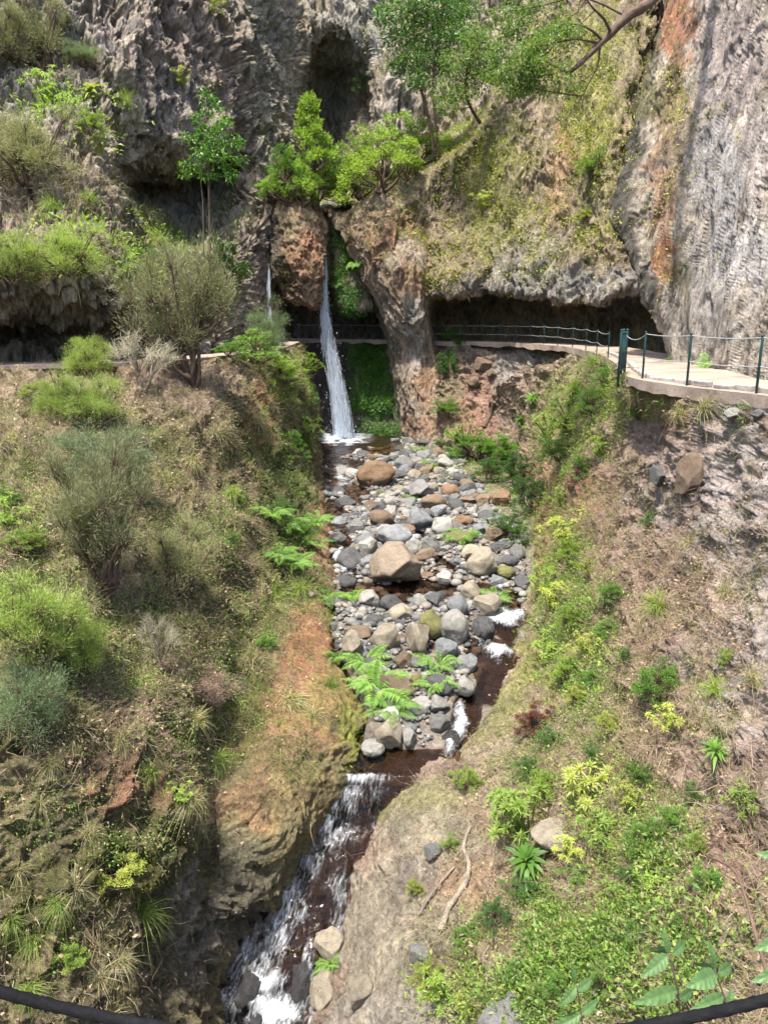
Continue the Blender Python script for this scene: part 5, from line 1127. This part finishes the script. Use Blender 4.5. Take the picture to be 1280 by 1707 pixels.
CW = {'lime': 'lime green', 'yellow': 'yellow green', 'green': 'green', 'deep': 'dark green', 'broad_bright': 'bright green', 'spring': 'bright green', 'straw': 'straw coloured', 'grass': 'green', 'fern': 'light green'}
for nm, gr, ct in (('leafy plant', G_L, 'plant'), ('grass tussock', 'grass tussocks on the slopes', 'grass'), ('small fern', 'small ferns by the stream', 'fern')):
    it = [(p_[0], p_[1], p_[2], p_[3], next((w_ for k_, w_ in CW.items() if p_[0].data and p_[0].data.materials[0] == M[k_]), None) or next((w_ for k_, w_ in CW.items() for c_ in p_[0].children if c_.data.materials[0] == M[k_]), 'green')) for p_ in PLANTS if 'label' not in p_[0] and p_[0].get('group') == gr]
    auto_labels(it, MK, nm, gr, ct)

# fallen wood
def wood(name, label, pts, r0, r1, mat='grey_twig', lift=.05, twigs=0):
    q = []
    for u, v in pts:
        g, n, d = pick(u, v, ['bank', 'bed']); q.append(g + n * lift)
    c = catmull(np.array(q), 40); mb = MB(); mb.tube(c, np.linspace(r0, r1, 40), 8, True, lambda i, th: 1 + .16 * np.sin(i * .9 + th * 2) + .1 * np.sin(i * 2.3 + th))
    return tag(mb.build(name, M[mat]), label, 'branch')
wood('fallen_branch', 'thick grey fallen branch lying down the right slope', [(785,1378),(774,1410),(786,1440),(776,1475),(752,1510),(733,1552)], .034, .058)
wood('fallen_branch', 'thinner grey stick lying beside the thick fallen branch', [(760,1442),(735,1470),(715,1500),(698,1526)], .018, .026)
wood('fallen_branch', 'short dark stick on the right bank below the pool', [(825,1280),(805,1300),(785,1310)], .018, .014, 'bark')
wood('log', 'short weathered log standing on the red scree below the gallery', [(824,672),(814,690),(806,710)], .09, .10, 'bark')
wood('driftwood', 'bleached driftwood root wedged at the left edge of the stones', [(520,990),(545,1000),(575,1008),(600,1020)], .10, .04)
wood('driftwood', 'dark stick leaning at the ochre left wall above the middle pool', [(562,955),(575,975),(588,990)], .05, .03, 'bark')
mb = MB(); mb.tube(catmull(np.array([P(1175, 1425, 2.5), P(1222, 1450, 2.35), P(1243, 1500, 2.2), P(1262, 1570, 2.05), P(1290, 1660, 1.9), P(1320, 1760, 1.8)]), 30), np.linspace(.004, .008, 30), 6)
tag(mb.build('dead_branch', M['bark']), 'thin dark bent stem near the lower right corner', 'stem')

# leafy plants right in front of the camera
def big_leaf(mb, base, tipd, L, W, nrm):
    tipd = unit(np.array(tipd, float)); s_ = unit(np.cross(tipd, nrm)); n_ = np.cross(s_, tipd); k = 30; L = L * .78; W = W * .72; t_ = np.linspace(0, 1, k); w = W * .5 * np.sin(np.clip(t_, 0, 1) ** .8 * math.pi) ** .8 * (1 - .25 * t_); w *= 1 + .05 * np.sin(np.arange(k) * 2.1)
    mid = base + tipd * (t_ * L)[:, None] - n_ * (.22 * L * t_ ** 2)[:, None]; q = np.linspace(-1, 1, 13); fold = np.abs(q) * .34 - .12 * q * q
    Gl = mid[:, None] + s_ * (q[None, :] * w[:, None])[..., None] + n_ * (fold[None, :] * w[:, None] + .035 * W * np.sin(np.arange(k)[:, None] * 1.5 - np.abs(q)[None, :] * 5.0) * np.abs(q) ** .5 * np.minimum(1, 4 * w[:, None] / W))[..., None]
    mb.add(Gl, grid_faces(k, 13))
M['near_leaf'], t, out = new_mat('near_leaf'); co = N(t, 'ShaderNodeTexCoord').outputs['Object']; g = N(t, 'ShaderNodeNewGeometry')
c = ramp(t, g.outputs['Random Per Island'], [(0, (.06, .14, .04)), (.5, (.10, .19, .06)), (1, (.14, .23, .08))]); c = mixc(t, 'MULTIPLY', 1.0, c, ramp(t, noise_tex(t, co, 40, 4, .6), [(.3, (.75,) * 3), (.7, (1.2,) * 3)]))
b_ = N(t, 'ShaderNodeBsdfPrincipled', i_Roughness=.45); t.links.new(c, b_.inputs['Base Color']); tr = N(t, 'ShaderNodeBsdfTranslucent'); t.links.new(c, tr.inputs[0]); mx = N(t, 'ShaderNodeMixShader', i_0=.35)
t.links.new(b_.outputs[0], mx.inputs[1]); t.links.new(tr.outputs[0], mx.inputs[2]); t.links.new(mx.outputs[0], out.inputs[0])
def near_plant(label, stem, leaves, r0=.004):
    o = bpy.data.objects.new('leafy_plant', None); C.objects.link(o); q = np.array([P(*s_) for s_ in stem]); o.location = q[0]; tag(o, label, 'plant', 'leafy plants in the foreground'); mb = MB(); mb.tube(catmull(q, 16), np.linspace(r0, r0 * .5, 16), 6); child(mb.build('stem', M['bark']), o)
    for (bu, bv, tu, tv, w, Y, dy) in leaves:
        mb = MB(); a, e = P(bu, bv, Y), P(tu, tv, Y + dy); big_leaf(mb, a, e - a, np.linalg.norm(e - a), w * Y / FPX, unit(np.array([.2, -.75, .7]))); child(mb.build('leaf', M['near_leaf']), o)
near_plant('thin stemmed plant with pointed leaves in front, left of the two at the lower right', [(1150,1900,1.55),(1136,1720,1.6),(1128,1650,1.6),(1114,1588,1.62)], [(1114,1590,1108,1542,24,1.62,.0),(1112,1592,1062,1640,44,1.62,-.06),(1120,1590,1160,1560,30,1.62,.08),(1128,1650,1050,1680,48,1.6,-.08),(1116,1586,1085,1575,26,1.62,.1),(1130,1665,1180,1640,30,1.6,.1)])
near_plant('thin stemmed plant with pointed leaves in front, right of the two at the lower right', [(1250,1900,1.5),(1226,1740,1.55),(1212,1680,1.55),(1190,1615,1.57)], [(1190,1615,1188,1562,26,1.57,.0),(1194,1622,1140,1652,56,1.57,-.06),(1196,1622,1240,1600,34,1.57,.08),(1212,1680,1225,1640,30,1.55,.02),(1205,1660,1150,1690,40,1.55,-.08),(1190,1615,1160,1596,24,1.57,.1)])
near_plant('large leaved plant cut by the right frame edge at the bottom', [(1420,1900,1.4),(1380,1700,1.42),(1340,1600,1.45),(1310,1540,1.48)], [(1320,1560,1250,1590,50,1.46,-.05),(1340,1600,1240,1650,56,1.45,-.06),(1318,1555,1256,1545,34,1.47,.05),(1310,1430,1252,1420,34,1.6,0),(1350,1640,1270,1625,44,1.45,.0)])
near_plant('soft pale leaved plant at the bottom, left of the thin stemmed plants', [(985,1900,1.9),(975,1760,1.95),(968,1690,1.95),(960,1640,1.95)], [(960,1645,925,1690,34,1.95,-.05),(962,1650,1000,1625,30,1.95,.05),(958,1640,955,1600,20,1.95,0),(968,1690,900,1730,38,1.95,-.05),(968,1690,1010,1660,30,1.95,.05)], .003)

# ------------------------------------------------------------------ growth nobody could count
def samples(keys, n, blobs, seed, up=None):
    r = np.random.default_rng(seed); ps, ns = [], []; cand = []
    for k, pt in PATCH.items():
        if not any(k == q or k.startswith(q) for q in keys): continue
        Gq = pt['G']; a = np.linalg.norm(np.cross(Gq[1:, :-1] - Gq[:-1, :-1], Gq[:-1, 1:] - Gq[:-1, :-1]), axis=-1)
        u, v, d = pt['u'][:-1, :-1], pt['v'][:-1, :-1], pt['d'][:-1, :-1]; ok = (u > -160) & (u < 1440) & (v > -160) & (v < 1860)
        w = np.zeros(u.shape)
        for (bu, bv, ru, rv, s_) in blobs: w = np.maximum(w, s_ * np.exp(-(((u - bu) / ru) ** 2 + ((v - bv) / rv) ** 2) ** 1.5))
        nz = fbm(Gq[:-1, :-1] * 1.1, 4, seed + 7, .6); w = w * sstep(.36, .62, nz) * ok * a * np.clip(22 / d, .3, 2.2)
        cand.append((w.ravel(), Gq[:-1, :-1].reshape(-1, 3), pt['N'][:-1, :-1].reshape(-1, 3), (Gq[1:, :-1] - Gq[:-1, :-1]).reshape(-1, 3), (Gq[:-1, 1:] - Gq[:-1, :-1]).reshape(-1, 3)))
    w = np.concatenate([c[0] for c in cand]); A = [np.concatenate([c[i] for c in cand]) for i in (1, 2, 3, 4)]
    i = r.choice(len(w), n, p=w / w.sum()); return A[0][i] + A[2][i] * r.random((n, 1)) + A[3][i] * r.random((n, 1)), A[1][i]
def scatter_blades(mb, keys, n, per, blobs, seed, L, W=.010, droop=(.3, 1.0), up=.55, size=.05):
    p, nn = samples(keys, n, blobs, seed); p = np.repeat(p, per, 0); nn = np.repeat(nn, per, 0); k = len(p)
    d = unit(nn * (1 - up) + np.array([0, 0, up]) + rng.normal(0, .5, (k, 3))); mb.blades(p + rng.normal(0, size, (k, 3)) - nn * .02, d, np.repeat(rng.uniform(L[0], L[1], n), per) * rng.uniform(.6, 1.1, k), rng.uniform(.6, 1.2, k) * W, rng.uniform(*droop, k))
def scatter_leaves(mb, keys, n, per, blobs, seed, L, asp=.42, lift=.10, spread=.08, up=.5):
    p, nn = samples(keys, n, blobs, seed); p = np.repeat(p, per, 0); nn = np.repeat(nn, per, 0); k = len(p); o_ = rng.normal(0, spread, (k, 3)); ln = np.repeat(rng.uniform(L[0], L[1], n), per) * rng.uniform(.7, 1.2, k)
    mb.leaves(p + o_ + nn * (lift * rng.random((k, 1))), unit(o_ / spread + nn * .4 + np.array([0, 0, up]) + rng.normal(0, .4, (k, 3))), unit(nn + np.array([0, 0, .5]) + rng.normal(0, .5, (k, 3))), ln, ln * asp)
BK = ['bank_terrain']; CL = ['cliff']
LBANK = [(100,800,330,260,1),(330,1000,160,200,.8),(150,1150,260,150,.8),(280,1300,150,110,.3),(400,1120,60,90,.4),(90,1600,180,140,.2),(60,1280,120,60,.35),(480,640,60,60,.8),(100,650,330,40,.9)]
RBANK = [(980,900,90,300,1),(1100,1100,190,260,.8),(1000,1400,260,200,1),(1180,900,150,200,.22),(1150,1500,220,250,.8),(850,1560,140,120,.7),(900,700,90,90,.6)]
mb = MB(); scatter_blades(mb, BK, 27000, 4, LBANK, 901, (.10, .36), .008); scatter_blades(mb, BK, 27000, 4, RBANK, 902, (.08, .30), .007); scatter_blades(mb, CL, 5200, 5, [(70,300,160,60,1),(110,430,170,40,1),(230,420,70,60,.6),(650,380,110,60,.9),(800,290,70,60,.9),(960,150,70,160,.6),(490,400,40,60,.5),(60,80,100,60,.6),(430,300,50,100,.4),(780,430,90,50,.5)], 903, (.2, .55), .016)
tag(mb.build('dry_grass', M['straw']), kind='stuff')
mb = MB(); scatter_blades(mb, ['ground'], 4200, 6, [(620,310,120,40,1),(740,260,110,60,.9),(500,325,80,30,.7)], 904, (.25, .6), .02, (.2, .7)); scatter_blades(mb, BK, 9000, 5, [(490,640,60,50,1),(1000,640,80,40,1),(930,700,50,70,.8),(430,1180,60,60,.9),(540,1020,60,50,.8),(500,1280,60,40,.4),(1060,660,70,30,1),(760,700,40,50,.7),(1180,680,60,30,.5),(100,760,200,100,.25),(220,1050,80,60,.4),(900,1250,120,100,.3)], 905, (.12, .35), .010, (.2, .8))
scatter_blades(mb, ['bed'], 1500, 8, [(800,770,90,60,1),(830,900,40,50,.8),(825,990,30,16,1),(700,800,50,20,.35),(600,1060,40,50,.4)], 906, (.14, .35), .012, (.2, .7)); scatter_blades(mb, CL, 3000, 6, [(240,420,70,60,1),(700,320,60,30,.7),(950,120,60,120,.6),(830,210,40,60,.8)], 907, (.2, .5), .02, (.2, .8))
tag(mb.build('green_grass', M['grass']), kind='stuff')
mb = MB(); scatter_leaves(mb, BK, 26000, 1, [(x[0], x[1], x[2], x[3], x[4]) for x in LBANK], 908, (.04, .10), .55, .03, .05, .0); scatter_leaves(mb, BK, 24000, 1, RBANK + [(1200,1250,200,260,.45)], 909, (.035, .09), .55, .03, .05, .0)
tag(mb.build('leaf_litter', M['litter']), kind='stuff')
mb = MB()
for bl, n, sd in ((LBANK, 15000, 910), (RBANK + [(1120,1060,130,180,1.3)], 15000, 911)):
    p, nn = samples(BK, n, bl, sd); mb.sticks(p + nn * .03, unit(rng.normal(size=(n, 3)) + nn * .35 - np.array([0, 0, .35])), rng.uniform(.12, .6, n), rng.uniform(.004, .012, n), .25)
p, nn = samples(CL, 1600, [(70,330,170,90,1),(120,440,170,40,.8),(100,90,140,70,.6),(430,380,40,90,.5)], 912); mb.sticks(p + nn * .05, unit(rng.normal(size=(1600, 3)) + nn * .5 - np.array([0, 0, .5])), rng.uniform(.3, 1.0, 1600), rng.uniform(.008, .02, 1600), .3)
tag(mb.build('fallen_twigs', M['dead_pink']), kind='stuff')
mb = MB(); scatter_blades(mb, BK, 34000, 3, [(300,760,90,70,.6),(200,860,120,60,.5),(120,1060,120,60,.5),(300,1200,60,60,.8),(240,1330,100,60,.5),(430,800,90,160,1),(470,900,70,140,.9),(330,1020,120,100,1),(400,1180,60,100,1),(60,1240,140,70,.9),(200,1450,190,100,1),(60,1500,110,90,.8),(590,1250,40,90,.9),(500,700,40,70,.8),(230,1620,130,100,.4),(820,1190,60,50,1),(640,1350,26,60,1)], 913, (.03, .09), .010, (.1, .9), .3, .03)
tag(mb.build('moss', M['moss']), kind='stuff')
mb = MB(); scatter_leaves(mb, BK, 5000, 7, [(130,1130,150,60,.8),(330,1150,70,60,.8),(60,980,80,60,.8),(260,900,80,60,.8),(420,1050,50,60,1),(150,1350,130,60,.6),(440,1230,80,60,.5)], 930, (.02, .06), .45, .10, .08); scatter_leaves(mb, BK, 8000, 7, [(280,760,110,60,.7),(150,700,110,40,.5),(380,900,60,80,.8),(220,1000,120,50,.6),(380,1060,60,60,.8),(120,900,260,200,.5),(480,850,50,120,1),(440,740,60,60,.6),(30,860,80,80,1),(500,1000,60,60,.7),(300,1250,100,80,.4),(200,1420,80,40,.5),(110,1580,60,50,.5),(460,1120,60,60,.5)], 914, (.02, .075), .45, .12, .08); scatter_leaves(mb, BK, 10000, 8, [(1010,1590,190,150,1),(880,1620,110,100,1),(1080,1400,120,80,.7),(940,1270,90,60,.7),(960,1000,60,130,.9),(990,1180,60,80,.8),(1170,1250,60,50,.5),(1080,1300,60,60,.8)], 915, (.018, .05), .45, .16, .07); scatter_leaves(mb, BK, 2600, 9, [(1010,1600,170,120,1),(880,1640,90,80,1),(1080,1420,90,60,.7),(960,1050,50,100,.5)], 925, (.04, .10), .5, .26, .09); scatter_leaves(mb, ['bed'], 900, 9, [(860,830,40,90,1),(790,755,80,40,1),(840,900,40,40,1)], 916, (.06, .12), .45, .2)
tag(mb.build('ground_cover', M['cover']), kind='stuff')
mb = MB(); scatter_leaves(mb, BK, 5600, 8, [(940,960,70,140,1),(960,1110,70,90,1),(960,720,70,80,1),(1010,690,60,60,.8),(900,1340,80,80,.8),(1000,1350,80,80,.8),(750,1640,80,80,.7),(600,1270,20,60,.5),(490,630,60,40,.9)], 917, (.035, .10), .36, .2, .1)
scatter_leaves(mb, CL, 900, 8, [(120,190,80,50,1),(230,420,60,50,1),(60,430,120,30,.6),(110,410,70,40,.8),(380,360,40,90,.3)], 918, (.12, .26), .36, .3, .2); tag(mb.build('lime_ground_cover', M['lime']), kind='stuff')
mb = MB(); scatter_leaves(mb, CL, 14000, 5, [(820,320,90,130,1),(880,380,90,90,.8),(985,200,60,160,1),(1010,80,60,100,.9),(760,440,90,50,.7),(1130,220,26,160,.4),(1110,400,24,90,.4),(700,390,70,60,.5),(930,110,60,90,.6),(640,60,60,60,.3),(350,250,70,100,.12),(990,380,50,60,.8),(1190,250,70,200,.03)], 919, (.05, .14), .5, .08, .12, .1)
tag(mb.build('cliff_creeper', M['creeper']), kind='stuff')
mb = MB(); scatter_leaves(mb, ['cliff.005', 'cliff.004'], 7000, 7, [(632,640,50,80,1),(605,600,26,40,.8),(580,440,22,70,.7),(470,460,20,40,.5)], 920, (.05, .16), .4, .12, .1, -.3); tag(mb.build('wall_moss', M['broad']), kind='stuff')
mb = MB()
for u, v in [(865,1600),(878,1612),(905,1604),(955,1620),(1035,1592),(1030,1600),(985,1690),(1040,1690),(1000,1710),(1075,1330),(1050,1590),(1180,1330),(1010,1655)]:
    p, nn, d = pick(u, v, BK); c = p + nn * .16; n = 26; mb.leaves(np.repeat(c[None], n, 0), unit(rng.normal(size=(n, 3)) + nn), rng.normal(size=(n, 3)), np.full(n, .045), np.full(n, .02))
tag(mb.build('pale_blossoms', M['flower']), kind='stuff')
